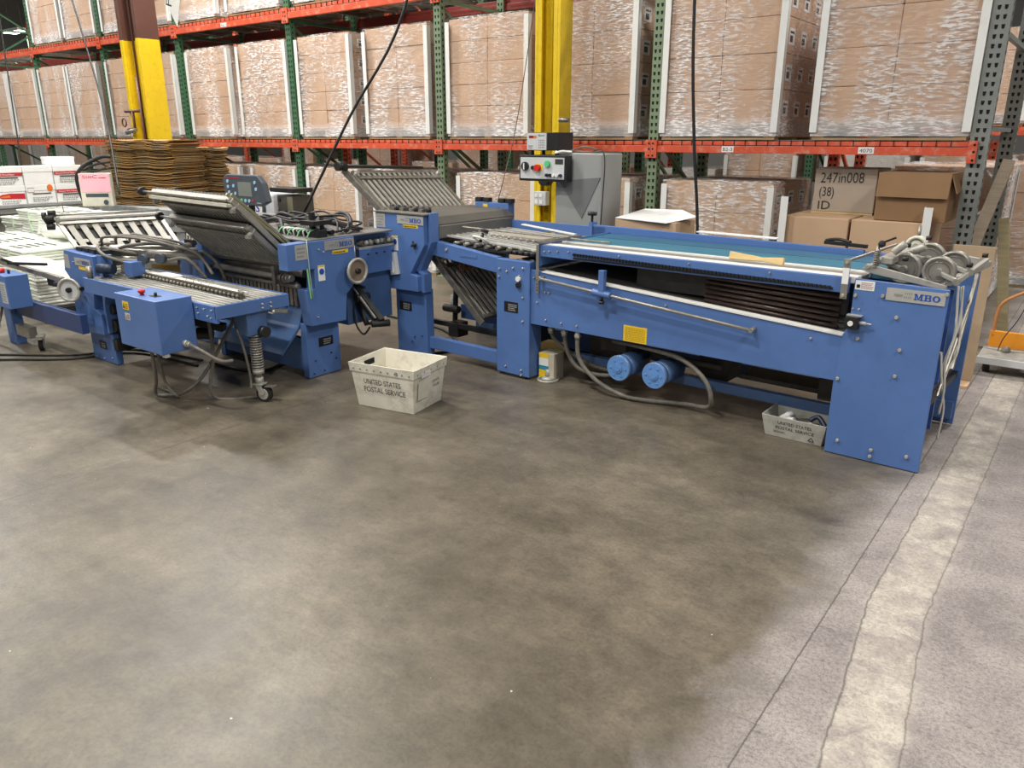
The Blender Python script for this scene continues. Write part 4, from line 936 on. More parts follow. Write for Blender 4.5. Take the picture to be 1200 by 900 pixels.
bolts(D, [(.30, TZ-.03), (.36, TZ-.03), (.30, TZ-.055), (.36, TZ-.055)], .006, .007, ax='x', sign=1)
gb = MB().bar((-1.45, .30, TZ+.028), (-.10, .26, TZ+.028), .05, .018).build('guide_bar', WHITE, D, bev=.002)
MB().bar((-1.45, .255, TZ+.026), (-.06, .215, TZ+.026), .02, .03).build('marble_rail', mat('dark_brass_rail', '6A6252', .4, .5, .15, 20), D)
for k in range(30): t_ = k/29; MB().sph((-1.43+t_*1.34, .238-.04*t_, TZ+.022), .012, 8).build('marble', STEELD, D)
b = MB(); b.cyl((-.09, .23, TZ), (-.09, .23, TZ+.06), .006, 8); b.bar((-.14, .25, TZ+.04), (-.06, .22, TZ+.04), .02, .02); b.build('rail_clamp', CAST, D)
for k in range(4): MB().ring((-.75+k*.09, .275, TZ+.035), (1, .2, 0), .022, .002, 16, 5).build('wire_loop', STEELD, D)
MB().box((-1.12, .25, TZ+.03), (-.90, .33, TZ+.05)).build('white_block', WHITE, D, bev=.006)
# control box
cb = MB().prism([(-.69, .385), (-.22, .385), (-.22, .705), (-.69, .705)], 'y', -.25, -.02).build('control_box', BLUE, D, bev=.005)
yl = decal(cb, 'warning_label', YLAB, (-.60, -.2505, .615), (1, 0, 0), (0, 0, 1), .07, .05); b = MB(); b.prism([(-.595, .622), (-.575, .622), (-.585, .655)], 'y', -.2528, -.252); b.build('warning_triangle', BLACK, yl); scribble(yl, (-.572, -.2505, .62), (1, 0, 0), (0, 0, 1), .038, .035, 3, mat('ochre_ink', '8a6a10'))
yl = decal(cb, 'grey_label', GREYP, (-.585, -.2505, .553), (1, 0, 0), (0, 0, 1), .055, .042); b = MB(); b.prism([(-.58, .558), (-.562, .558), (-.571, .588)], 'y', -.2528, -.252); b.build('warning_triangle', mat('ochre_print', 'B08020'), yl); scribble(yl, (-.558, -.2505, .56), (1, 0, 0), (0, 0, 1), .025, .03, 3, INK)
b = MB(); b.cyl((-.47, -.19, .705), (-.47, -.19, .72), .012, 12); b.cyl((-.47, -.19, .72), (-.47, -.19, .738), .020, 16); b.build('red_stop_button', RED, cb)
b = MB(); b.cyl((-.37, -.16, .705), (-.37, -.16, .728), .009, 10); b.box((-.41, -.18, .705), (-.34, -.14, .708)); b.build('toggle_switch', DARK, cb)
b = MB(); b.cyl((-.22, -.10, .43), (-.19, -.10, .43), .02, 12); b.cyl((-.19, -.1, .43), (-.165, -.1, .43), .014, 10); b.build('cable_gland', CAST, cb)
MB().box((-.26, -.23, .365), (-.225, -.2, .385)).build('terminal_cover', GREYP, cb)
for pts, r in ((((-.165, -.1, .43), (-.08, -.08, .40), (.0, -.02, .34), (.02, .05, .33)), .011), (((-.56, -.14, .385), (-.57, -.13, .15), (-.66, -.1, .03), (-.60, -.06, .015), (-.45, .0, .06), (-.35, .1, .2), (-.3, .3, .5)), .011), (((-.53, -.12, .385), (-.56, -.08, .12), (-.5, -.04, .02), (-.62, -.02, .02), (-.68, -.08, .06)), .010), (((-.28, .1, .56), (-.3, .12, .3), (-.32, .1, .02), (-.1, .3, .015)), .011), (((-.2, .2, .56), (-.1, .2, .4), (-.08, .22, .2), (-.05, .2, .1)), .008)):
    MB().tube(pts, r, 8).build('grey_hose', HOSE, D)
b = MB(); b.bar((-.62, .1, .50), (-.35, .25, .44), .06, .05); b.cyl((-.5, .15, .40), (-.42, .2, .40), .04, 12); b.bar((-.5, .2, .5), (-.25, .42, .5), .03, .04); b.build('drive_linkage', DARK, D, bev=.004)
# sprung leg
lx, ly = -.06, .27
bk = MB().box((-.09, .235, .50), (-.03, .305, .60)).build('leg_bracket', BLUE, D, bev=.003)
MB().box((-.16, .2, .44), (-.02, .34, .58)).build('leg_bracket_box', BLUE2, D, bev=.003)
b = MB(); b.cyl((-.02, .30, .455), (.02, .30, .455), .035, 16); b.build('clamp_knob', BLACK, D)
sl = MB().cyl((lx, ly, .15), (lx, ly, .50), .016, 14).build('leg', CAST, D)
b = MB()
for k in range(15): b.ring((lx, ly, .215+k*.0165), (0, .0, 1), .033, .0055, 22, 7)
b.build('coil_spring', STEEL, sl)
MB().cyl((lx, ly, .185), (lx, ly, .21), .036, 16).build('spring_seat', CAST, sl)
MB().cyl((lx, ly, .11), (lx, ly, .16), .026, 14).build('swivel', CAST, sl)
caster(sl, (lx, ly, 0), .052, math.radians(20), .115)
b = MB(); b.tube([(-.0, .34, TZ-.09), (.015, .37, TZ-.10), (.03, .36, TZ-.08)], .006, 6); b.build('wing_nut', CAST, D)
MB().bar((.01, .36, TZ-.08), (.03, .46, TZ-.1), .01, .02).build('latch', STEELD, D)
# vacuum tubes and hoses at infeed
b = MB(); b.cyl((-1.62, .18, TZ+.10), (-1.15, .45, TZ+.10), .022, 14); b.build('grey_pipe', STEEL, D)
b = MB(); b.cyl((-1.5, .05, TZ+.07), (-1.4, .11, TZ+.07), .035, 16); b.build('black_motor', mat('navy_plastic', '232F44', .45), D)
b = MB(); b.box((-1.36, .16, TZ+.02), (-1.26, .26, TZ+.12)); b.build('blue_valve_block', BLUE, D, bev=.004)
for c_ in ((-1.28, .28, TZ+.13), (-1.16, .34, TZ+.14)): MB().cyl(c_, V(*c_)+V(.02, -.04, 0), .035, 18).build('gauge', SLATE, D)
for pts in (((-1.75, .3, TZ+.12), (-1.5, .25, TZ+.2), (-1.3, .4, TZ+.22), (-1.0, .5, TZ+.17), (-.85, .52, TZ+.03)), ((-1.9, .5, TZ+.16), (-1.75, .2, TZ+.2), (-1.5, .1, TZ+.16), (-1.4, .2, TZ+.1)), ((-1.2, .35, TZ+.1), (-1.0, .42, TZ+.14), (-.9, .5, TZ+.0)), ((-1.0, .55, TZ+.18), (-.92, .6, TZ+.1), (-.86, .62, TZ-.02)), ((-1.9, .55, TZ+.10), (-1.8, .25, TZ+.17), (-1.6, .2, TZ+.18), (-1.42, .3, TZ+.15))):
    MB().tube(pts, .012, 8).build('grey_hose', HOSE, D)
MB().cyl((-1.55, .01, TZ), (-1.55, .01, TZ+.085), .02, 12).build('stub_post', STEELD, D)

# ------------------------------------------------------------------ E: left folding unit
EX, EY = -5.95, 2.56
E_ = thing('folding_unit', (EX, EY, 0), 'blue folding unit at the left, pale handwheel hanging off its front', 'folding machine')
cab = MB().prism([(-.09, .815), (.34, .805), (.34, .58), (.27, .53), (.25, .42), (.34, .39), (.33, .235), (-.06, .215), (-.055, .47), (.05, .53), (-.13, .665)], 'y', -.05, .03)
cab = cab.build('side_cabinet', BLUE, E_, bev=.004)
MB().prism([(.36, .815), (.42, .815), (.42, .57), (.37, .46), (.37, .25), (.345, .25), (.345, .45), (.36, .58)], 'y', -.03, .05).build('inner_plate', BLUE, E_, bev=.003)
plaque(cab, (.07, -.0505, .722), (1, 0, 0), (0, 0, 1), (0, -1, 0), .235, .052)
yl = decal(cab, 'yellow_label', YLAB, (.115, -.0505, .693), (1, 0, 0), (0, 0, 1), .13, .022)
pr = decal(cab, 'scale_plate', ALU, (-.10, -.0505, .685), (1, 0, 0), (0, 0, 1), .075, .1)
bolts(cab, [(.05, .74), (.03, .28)], -.05, .006)
handwheel(E_, (.11, -.14, .555), (.55, -.83, 0), .078, CAST, GREYP)
b = MB(); b.cyl((-.2, -.1, .56), (.08, -.08, .56), .02, 12); b.box((-.0, -.1, .50), (.03, -.06, .60)); b.cyl((.14, -.09, .565), (.20, -.09, .565), .016, 10); b.build('drive_shaft', DARK, E_)
lg = MB().box((.0, 0, .004), (.355, .05, .235)).build('leg', BLUE, E_, bev=.004)
pl = decal(lg, 'rating_plate', BLACK, (.13, -.0005, .10), (1, 0, 0), (0, 0, 1), .10, .06); scribble(pl, (.16, -.0005, .11), (1, 0, 0), (0, 0, 1), .06, .04, 3, ALU)
bolts(lg, [(.18, .03), (.07, .03), (.05, .12), (.3, .05)], 0, .005)
MB().box((.0, .78, .004), (.355, .83, .5)).build('leg', BLUE2, E_, bev=.004)
b = MB(); b.box((.30, .04, .1), (.36, .5, .5)); b.cyl((.38, .0, .3), (.38, .1, .3), .05, 12); b.cyl((.39, -.0, .42), (.39, .1, .42), .035, 12); b.box((.36, -.01, .12), (.42, .06, .2)); b.build('gear_train', DARK, E_, bev=.004)
rb = MB().prism([(.0, .50), (.62, .50), (.62, .775), (.0, .80)], 'y', .78, .85).build('rear_cabinet', BLUE, E_, bev=.004)
decal(rb, 'yellow_label', YLAB, (.04, .7795, .72), (1, 0, 0), (0, 0, 1), .04, .045)
for k in range(2): MB().box((.15+k*.2, .76, .79), (.27+k*.2, .84, .83)).build('terminal_block', BLACK, rb)
for k in range(6): MB().tube([(.16+.04*k+(.08 if k > 2 else 0), .78, .83), (.17+.04*k+(.08 if k > 2 else 0), .78, .87), (.19+.04*k+(.08 if k > 2 else 0), .78, .86)], .005, 6).build('pneumatic_tube', PAPER, rb)
f = fold_plate(E_, 'fold_plate', (-.02, .02, .82), (.45, .55, .82), (-.35, .05, 1.0), (.0, .66, 1.02), 8, barm=mat('bar_pale_steel', '8E8B82', .5, .3, .1, 20), frame=CAST)
b = MB(); b.bar((-.35, .05, 1.01), (.0, .66, 1.03), .09, .02); b.build('top_plate', ALU, f, bev=.003)
b = MB(); b.cyl((-.38, -.02, 1.0), (-.34, .04, 1.03), .035, 12); b.cyl((-.36, -.02, .96), (-.33, .02, .96), .025, 12); b.cyl((-.36, .0, 1.06), (-.33, .04, 1.06), .02, 12); b.build('black_knob', DARK, f)
b = MB(); b.cyl((-.33, .1, 1.06), (-.33, .1, 1.13), .004, 6); b.build('thin_post', mat('brass', 'B09A60', .4, .5), f)
for k in range(4):
    MB().cyl((.05+k*.09, .0, .78-.03*(k % 2)), (.05+k*.09, .78, .78-.03*(k % 2)), .03, 14).build('fold_roller', STEELD, E_)
b = MB(); [b.box((.0+k*.10, .0, .815), (.08+k*.10, .07, .84)) for k in range(4)]; b.build('black_cover', DARK, E_)
for k in range(3): MB().tube([(.2, .1+.1*k, .86), (.35, .05+.1*k, .93), (.55, .15+.05*k, .93), (.75, .3+.05*k, .88), (.8, .4, .80)], .010, 8).build('grey_hose', HOSE, E_)
b = MB(); b.cyl((.3, .1, .82), (.9, .45, .80), .028, 14); b.build('grey_pipe', STEEL, E_)

# ------------------------------------------------------------------ F: far left delivery frame
FX, FY = -6.85, 2.40
F_ = thing('delivery_stand', (FX, FY, 0), 'low blue delivery stand on a caster at the left edge, control box on top', 'delivery stand')
cb = MB().box((-.05, -.16, .36), (.39, .0, .61)).build('control_box', BLUE, F_, bev=.004)
pr = decal(cb, 'parts_plate', GREYP, (.27, -.1605, .40), (1, 0, 0), (0, 0, 1), .10, .16); scribble(pr, (.28, -.161, .41), (1, 0, 0), (0, 0, 1), .08, .14, 8)
decal(cb, 'yellow_label', YLAB, (.03, -.1605, .50), (1, 0, 0), (0, 0, 1), .07, .06)
b = MB(); b.cyl((.16, -.1, .61), (.16, -.1, .64), .03, 14); b.build('red_stop_button', RED, cb)
b = MB(); b.cyl((.26, -.08, .61), (.26, -.08, .64), .01, 10); b.build('toggle_switch', DARK, cb)
lg = MB().prism([(-.27, .37), (-.17, .37), (-.0, .10), (-.0, .0), (-.14, .0)], 'y', -.04, .04)
lg = MB().box((-.14, -.03, .0), (.0, .05, .42)).build('leg', BLUE, F_, bev=.004)
MB().box((-.13, -.02, 0), (-.01, .04, .012)).build('foot_pad', CAST, lg)
b = MB(); b.box((-.0, .0, .25), (1.15, .05, .39)); b.build('base_beam', mat('navy_blue_paint', '2B3F6C', .4, 0, .08, 4), F_, bev=.003)
b = MB(); b.box((-.0, -.02, .08), (.25, .04, .17)); b.build('caster_bracket', STEEL, F_, bev=.003)
caster(F_, (.33, .03, 0), .05, math.radians(-30), .11)
cv = MB().prism([(-.6, .62), (.75, .60), (.75, .58), (-.6, .59)], 'y', .12, .42).build('delivery_table', OFFW, F_, bev=.003)
b = MB(); b.bar((-.6, .10, .63), (.80, .08, .595), .03, .04); b.build('table_edge', STEEL, cv, bev=.003)
MB().box((.36, .14, .50), (.75, .38, .575)).build('under_frame', mat('dark_brown_metal', '3E3430', .6), F_)
b = MB(); b.bar((.02, .1, .62), (.08, -.05, .70), .02, .02); b.bar((.06, .0, .66), (.5, .1, .68), .02, .02); b.build('side_guide', DARK, cv)
b = MB(); b.cyl((-.13, -.06, .50), (.10, -.04, .52), .02, 10); b.build('stub_shaft', STEELD, F_)
MB().tube([(-.02, -.06, .38), (-.06, -.08, .25), (-.16, -.1, .12), (-.35, -.12, .02), (-.7, -.15, .02)], .010, 8).build('grey_hose', HOSE, F_)
MB().tube([(-.05, -.06, .38), (-.07, -.09, .22), (-.14, -.12, .08), (-.4, -.2, .02)], .008, 8).build('grey_hose', mat('pale_cable', 'C4C1B8'), F_)

# ------------------------------------------------------------------ postal tubs
def tub(name, loc, rz, W, Dp, H, taper, m, label, front_text, wall=.005):
    t = thing(name, loc, label, 'postal tub', rz=rz)
    w0, d0, w1, d1 = W/2-taper, Dp/2-taper, W/2, Dp/2
    b = MB()
    def rect(w, d, z): return [(-w, -d, z), (w, -d, z), (w, d, z), (-w, d, z)]
    O = [b.bm.verts.new(p) for p in rect(w0, d0, 0)]; T = [b.bm.verts.new(p) for p in rect(w1, d1, H)]
    Ti = [b.bm.verts.new(p) for p in rect(w1-wall, d1-wall, H)]; Oi = [b.bm.verts.new(p) for p in rect(w0-wall, d0-wall, wall)]
    b.bm.faces.new(O)
    b.bm.faces.new(Oi)
    for i in range(4):
        j = (i+1) % 4; b.bm.faces.new([T[i], T[j], Ti[j], Ti[i]]); b.bm.faces.new([O[i], O[j], T[j], T[i]]); b.bm.faces.new([Ti[i], Ti[j], Oi[j], Oi[i]])
    b.build('tub_body', m, t, bev=.003)
    def side(z): return w0+(w1-w0)*z/H, d0+(d1-d0)*z/H
    # folded rim band outside
    b = MB(); z = H-.055
    if H > .2:
        ws, ds = side(z)
        for (p0, p1, p2, p3) in (((-ws-.004, -ds-.004, z), (ws+.004, -ds-.004, z), (w1+.004, -d1-.004, H), (-w1-.004, -d1-.004, H)), ((ws+.004, -ds-.004, z), (ws+.004, ds+.004, z), (w1+.004, d1+.004, H), (w1+.004, -d1-.004, H)),
                               ((ws+.004, ds+.004, z), (-ws-.004, ds+.004, z), (-w1-.004, d1+.004, H), (w1+.004, d1+.004, H)), ((-ws-.004, ds+.004, z), (-ws-.004, -ds-.004, z), (-w1-.004, -d1-.004, H), (-w1-.004, d1+.004, H))): b.poly([p0, p1, p2, p3])
        rim = b.build('rim_band', m, t); s_ = rim.modifiers.new('solid', 'SOLIDIFY'); s_.thickness = .003
        b = MB()
        for k in range(9): x = -w1+.03+k*(2*w1-.06)/8; _, dz = side(H-.035); b.cyl((x, -dz-.004, H-.035), (x, -dz-.010, H-.035), .004, 6)
        for k in range(5): y = -d1+.04+k*(2*d1-.08)/4; wz, _ = side(H-.035); b.cyl((wz+.004, y, H-.035), (wz+.010, y, H-.035), .004, 6)
        b.build('rivets', STEELD, rim)
    slope = math.atan2(taper, H); up = (0, -math.sin(slope), math.cos(slope))
    return t, side, up
t, side, up = tub('mail_tub', (-3.355, 3.235, 0), math.radians(10.5), .47, .37, .285, .030, TUBM, 'dirty white corrugated plastic postal tub standing open on the floor, empty', '')
def face_pt(x, z, e=.004): return (x, -side(z)[1]-e, z)
text(t, 'UNITED STATES', face_pt(-.135, .160, .007), (1, 0, 0), up, .048, INK, width=.27, bold=.004)
text(t, 'POSTAL SERVICE', face_pt(-.140, .108, .007), (1, 0, 0), up, .048, INK, width=.305, bold=.004)
# hand hole on left end, card holder on the right end
for sx in (-1,):
    w = side(.25)[0]; b = MB(); b.box((sx*w-.012, -.05, .22), (sx*w+.010, .05, .255)); 
    hh = b.build('hand_hole', HOLE, t)
w = side(.14)[0]
ch = MB(); ch.poly([(w-.012+.014, -.13, .08), (w-.012+.014, -.02, .08), (w+.0128, -.02, .20), (w+.0128, -.13, .20)]); ch.build('card_holder', OFFW, t)
ch = MB(); ch.poly([(side(.09)[0]+.005, -.12, .09), (side(.09)[0]+.005, -.05, .09), (side(.165)[0]+.006, -.05, .165), (side(.165)[0]+.006, -.12, .165)]); ch.build('address_card', PAPER, t)
ch = MB(); ch.poly([(side(.17)[0]+.005, -.12, .172), (side(.17)[0]+.005, -.07, .172), (side(.195)[0]+.006, -.07, .195), (side(.195)[0]+.006, -.12, .195)]); ch.build('ink_stamp', INK, t)
ch = MB(); ch.poly([(side(.22)[0]+.006, -.10, .215), (side(.22)[0]+.006, .0, .215), (side(.26)[0]+.007, .0, .255), (side(.26)[0]+.007, -.10, .255)]); ch.build('white_tape', PAPER, t)
upx = (math.sin(math.atan2(.03, .285)), 0, math.cos(math.atan2(.03, .285)))
text(t, 'FLATS', (side(.15)[0]+.005, .04, .155), (0, 1, 0), upx, .022, INK, width=.07)
text(t, 'TUB', (side(.125)[0]+.005, .04, .125), (0, 1, 0), upx, .022, INK, width=.07)
# hook mark on rim
MB().tube([face_pt(-.0+.10, .25, .007), face_pt(.115, .262, .007), face_pt(.12, .245, .007), face_pt(.108, .24, .007)], .0016, 5).build('pen_mark', INK, t)
t, side, up = tub('mail_tub', (-1.165, 4.20, 0), math.radians(-1), .355, .25, .125, .022, TUBG, 'shallow grey white postal tub half under the conveyor, with odds and ends inside', '')
text(t, 'UNITED STATES', face_pt(-.085, .082, .002), (1, 0, 0), up, .026, INK, width=.185, bold=.008)
text(t, 'POSTAL SERVICE', face_pt(-.095, .052, .002), (1, 0, 0), up, .026, INK, width=.21, bold=.008)
scribble(t, (-.105, -side(.03)[1]-.001, .028), (1, 0, 0), up, .07, .014, 2, INK)
b = MB(); z0 = .018; yb = -side(.02)[1]-.002
for (p, q) in (((.085, z0), (.115, z0)), ((.115, z0), (.10, z0+.022)), ((.10, z0+.022), (.085, z0))): b.tube([(p[0], yb, p[1]), (q[0], yb-.002, q[1])], .002, 5, 1)
b.build('recycling_mark', INK, t)
b = MB(); b.box((-.13, -.105, .118), (.15, -.099, .124)); 
b = MB(); b.tube([(-1.11, 4.19, .10), (-1.07, 4.20, .125), (-1.02, 4.17, .085)], .014, 8); single(b, 'hand_tool', mat('navy_plastic', '232F44'), (-1.07, 4.19, .08), 'dark blue handled tool lying in the shallow postal tub', 'tool')
b = MB(); b.cyl((-1.27, 4.2, .07), (-1.22, 4.24, .11), .02, 10); b.cyl((-1.24, 4.19, .08), (-1.19, 4.17, .09), .016, 10); single(b, 'plastic_fitting', PAPER, (-1.24, 4.2, .06), 'white plastic fitting lying in the shallow postal tub', 'fitting')
b = MB(); b.box((-1.20, 4.13, .04), (-1.10, 4.25, .085), rot=Matrix.Rotation(.5, 3, 'Z')); single(b, 'metal_block', STEELD, (-1.15, 4.19, .04), 'grey metal block lying in the shallow postal tub', 'part', bev=.004)
b = MB(); b.cyl((-1.14, 4.15, .10), (-1.05, 4.13, .10), .012, 10); single(b, 'metal_pin', STEELD, (-1.1, 4.14, .09), 'short steel pin lying in front of the blue tool in the tub', 'part')

# yellow tin beside the leg
t = thing('paint_carton', (-2.90, 4.24, 0), 'small carton with yellow, white and teal print beside the conveyor leg', 'carton')
MB().box((-.045, -.06, 0), (.075, .06, .19)).build('carton_body', mat('grimy_cream', 'B8AE9C', .7, 0, .15, 8), t, bev=.003)
for z0, z1, m_ in ((0, .07, YLAB), (.07, .10, TEALP), (.10, .155, PAPER), (.155, .19, YLAB)):
    MB().box((-.047, -.063, z0+.001), (.03, -.0605, z1)).build('print_band', m_, t)

# ------------------------------------------------------------------ grey control cabinet on the conveyor's rear
G = thing('control_cabinet', (-3.35, 5.35, 0), 'tall grey control cabinet with stepped arm and push button panel', 'control cabinet')
body = MB().box((-.28, 0, .30), (.15, .32, 1.475)).build('cabinet_body', GREYC, G, bev=.006)
MB().prism([(-.24, 1.263), (.144, 1.30), (-.02, .977)], 'y', -.006, 0).build('dark_triangle', mat('dark_grey_triangle', '6F7170', .5, 0, .05, 4), G)  # flat dark grey triangle on the cabinet front
MB().box((-.50, -.02, 1.26), (-.27, .30, 1.462)).build('arm_box', GREYC, G, bev=.005)
b = MB(); b.box((-.2, .05, .0), (.15, .27, .30)); b.build('cabinet_foot', GREYC, G, bev=.005)
pn = MB().box((-.575, -.10, 1.26), (-.11, -.02, 1.462)).build('panel_housing', BLACK, G, bev=.005)
fc = MB().box((-.558, -.106, 1.28), (-.13, -.099, 1.445)).build('panel_face', GREYP, G)
def disc(parent, name, m, x, z, r, y0=-.106, l=.02): return MB().cyl((x, y0, z), (x, y0-l, z), r, 18).build(name, m, parent)
disc(fc, 'rotary_switch', BLACK, -.505, 1.375, .034)
MB().box((-.51, -.135, 1.35), (-.50, -.126, 1.40)).build('switch_handle', WHITE, fc)
disc(fc, 'black_key_switch', BLACK, -.425, 1.365, .016); disc(fc, 'stop_button', RED, -.375, 1.365, .026, l=.035); decal(fc, 'yellow_disc', YLAB, (-.405, -.1065, 1.345), (1, 0, 0), (0, 0, 1), .07, .05)
disc(fc, 'start_button', GRNB, -.285, 1.398, .024)
for k, m_ in enumerate((BLACK, BLACK, WHITE, WHITE, mat('navy_plastic', '232F44'))): disc(fc, 'small_button', m_, -.29+k*.033, 1.31, .012)
MB().box((-.215, -.108, 1.395), (-.14, -.106, 1.435)).build('data_plate', INK, fc)
tp = thing('counter_unit', (-3.78, 5.30, 1.462), 'small black boxed counter unit with silver face on top of the control cabinet', 'counter')
b = MB(); b.box((-.10, .0, .035), (.20, .22, .175)); b.build('housing', BLACK, tp, bev=.004)
b = MB(); [b.cyl((x, y, 0), (x, y, .035), .015, 10) for x in (-.07, .17) for y in (.03, .19)]; b.build('rubber_foot', BLACK, tp)
fc = MB().box((-.095, -.012, .04), (.095, 0, .17)).build('front_panel', GREYP, tp)
MB().box((-.075, -.0135, .13), (-.03, -.012, .15)).build('red_display', mat('dark_red_display', '8A1A1A', .3), fc); MB().box((-.03, -.0135, .13), (.0, -.012, .15)).build('red_key', ORP, fc)
text(fc, 'Baum', (.02, -.0122, .145), (1, 0, 0), (0, 0, 1), .018, INK, width=.06, bold=.01)
b = MB(); [b.box((.02+.016*i, -.0135, .055+.018*j), (.03+.016*i, -.012, .064+.018*j)) for i in range(4) for j in range(4)]; b.build('keypad', GREYI, fc)
scribble(fc, (-.08, -.0122, .05), (1, 0, 0), (0, 0, 1), .05, .03, 2)
b = MB(); b.tube([(.16, .05, .04), (.2, -.02, .02), (.23, .02, .03), (.3, .05, .025)], .010, 8); b.build('power_cord', PAPER, tp)
tb = thing('cable_bundle', (-3.42, 5.4, 1.475), 'coiled thin cable on a strip of tape lying on the grey cabinet top', 'cable')
b = MB(); b.tube([(-.12, -.02, .01), (-.05, .05, .045), (.05, .02, .05), (.12, .06, .02), (.05, -.03, .015), (-.05, -.0, .02)], .007, 6); b.build('cable_coil', HOSE, tb)
b = MB(); b.tube([(.12, -.02, .02), (.22, -.06, .03), (.27, -.09, -.06), (.26, -.09, -.35), (.25, -.09, -.56)], .005, 6); b.tube([(.25, -.09, -.54), (.25, -.09, -.6)], .012, 8, 1); b.build('hanging_lead', DARK, tb)
MB().box((-.1, -.045, .0), (.12, .03, .004)).build('tape_strip', mat('pale_pink_tape', 'DBC9C4', .6), tb)

# folded mailer and box behind the belt
t = thing('open_carton', (-2.78, 5.38, 0), 'open carton with a white paper sheet over its top behind the back rail', 'carton')
MB().box((-.30, 0, .55), (.22, .34, .99)).build('carton_body', CARDL, t, bev=.003)
MB().box((-.28, 0.02, .0), (.20, .32, .55)).build('lower_carton', CARD, t, bev=.003)
b = MB(); b.poly([(-.30, .0, .995), (.16, -.04, .985), (.30, .2, 1.02), (.1, .36, 1.05), (-.22, .34, 1.045)]); o = b.build('white_sheet', PAPER, t); s_ = o.modifiers.new('solid', 'SOLIDIFY'); s_.thickness = .004
b = MB(); b.prism([(-.0, 0), (.32, -.02), (.52, .008), (.30, .018)], 'x', 0, .002)
# wooden wedge stick on the belt
b = MB(); b.prism([(-.16, -.022), (-.02, -.018), (.04, -.014), (.14, -.024), (.16, -.02), (.16, .018), (.12, .014), (.04, .006), (-.02, .012), (-.16, .022)], 'y', -.012, .012)
o = b.build('wooden_stick', WOODL, None, bev=.003); o.location = (-1.50, 4.19, .966); o.rotation_euler = (math.radians(-15), .0, math.radians(-7)); tag(o, 'pale wooden stick lying on the white strip of the conveyor table', 'stick')
b = MB(); b.bar((-1.35, 4.93, .99), (-1.10, 4.90, .985), .03, .02); b.tube([(-1.35, 4.93, 1.0), (-1.28, 4.95, 1.01), (-1.2, 4.92, 1.0)], .01, 6); single(b, 'hand_tool', BLACK, (-1.2, 4.92, .98), 'black tool lying on the blue back rail near the strap', 'tool')
b = MB(); b.bar((-2.2, 4.98, .99), (-1.65, 4.96, .985), .07, .006); single(b, 'white_sleeve', PAPER, (-1.9, 4.97, .985), 'flat white sleeve lying along the blue back rail', 'paper')

# ------------------------------------------------------------------ right side stock behind the machine
def carton(loc, size, label, group=None, rz=0, m=CARDL, tape=True, cat='carton', name='carton', tilt=0):
    t = thing(name, loc, label, cat, group, rz); w, d, h = size
    MB().box((-w/2, 0, 0), (w/2, d, h)).build('carton_body', m, t, bev=.006)
    if tape: MB().box((-w/2+.001, d/2-.03, h), (w/2-.001, d/2+.03, h+.0012)).build('tape', mat('clear_brown_tape', 'A88458', .35), t)
    return t
pp = thing('wooden_pallet', (-1.62, 6.55, 0), 'wooden pallet under the cartons at the grey rack frame', 'pallet'); b = MB(); pallet_bm(b, 1.15, 1.1); b.build('deck_boards', WOOD, pp)
for k, (x, w) in enumerate(((-1.90, .52), (-1.36, .52))):
    for r in range(3): carton((x, 6.58, .125+r*.285), (w, .8, .283), ('left' if k == 0 else 'right')+' hand carton, '+('bottom', 'middle', 'top')[r]+' layer of the unwrapped pallet near the grey frame', 'cartons on the unwrapped pallet', m=CARDL)
t = carton((-1.22, 6.62, .982), (.50, .55, .36), 'large brown open topped carton on top of the unwrapped pallet', m=CARDD, tape=False)
b = MB(); b.poly([(-.25, 0, .36), (.25, 0, .36), (.25, -.03, .36-.18), (-.25, -.03, .36-.18)]); o = b.build('front_flap', CARDD, t); s_ = o.modifiers.new('solid', 'SOLIDIFY'); s_.thickness = .005
b = MB(); b.poly([(.25, 0, .36), (.25, .55, .36), (.30, .55, .24), (.30, 0, .22)]); o = b.build('side_flap', CARDD, t); s_ = o.modifiers.new('solid', 'SOLIDIFY'); s_.thickness = .005
t = carton((-1.82, 7.02, .99), (.50, .45, .36), 'pale wrapped carton with handwritten job number at the orange upright', m=mat('greyed_carton', 'A89A8A', .6, 0, .08, 4))
text(t, '247in008', (-.20, -.003, .24), (1, 0, .02), (0, 0, 1), .12, INK, width=.35)
text(t, '(38)', (-.20, -.003, .13), (1, 0, 0), (0, 0, 1), .11, INK, width=.12)
text(t, 'ID', (-.20, -.003, .02), (1, 0, 0), (0, 0, 1), .10, INK, width=.10)
MB().box((-.25, -.012, -.02), (.25, 0, .0)).build('wooden_slat', WOODL, t)
for x, z1, s in ((-2.15, 1.135, 'left'), (-1.075, 1.10, 'right')):
    b = MB(); b.box((x-.03, 6.53, .13), (x+.03, 6.535, z1)); b.box((x-.03, 6.535, .13), (x-.026, 6.58, z1)); single(b, 'corner_board', BOARD, (x, 6.55, .13), 'white corner board standing at the '+s+' corner of the unwrapped pallet', 'corner board')
# wrapped load in the next bay to the right rear
make_load(1.0, 1.0, 4, .3, (-1.35, 8.9, 0), 'wrapped carton load behind the grey rack frame on the right', GL, side_label=True)
make_load(1.0, 1.0, 4, .3, (-.75-.25, 10.2, 0), 'wrapped carton load standing left of the perforated orange upright', GL, side_label=True)
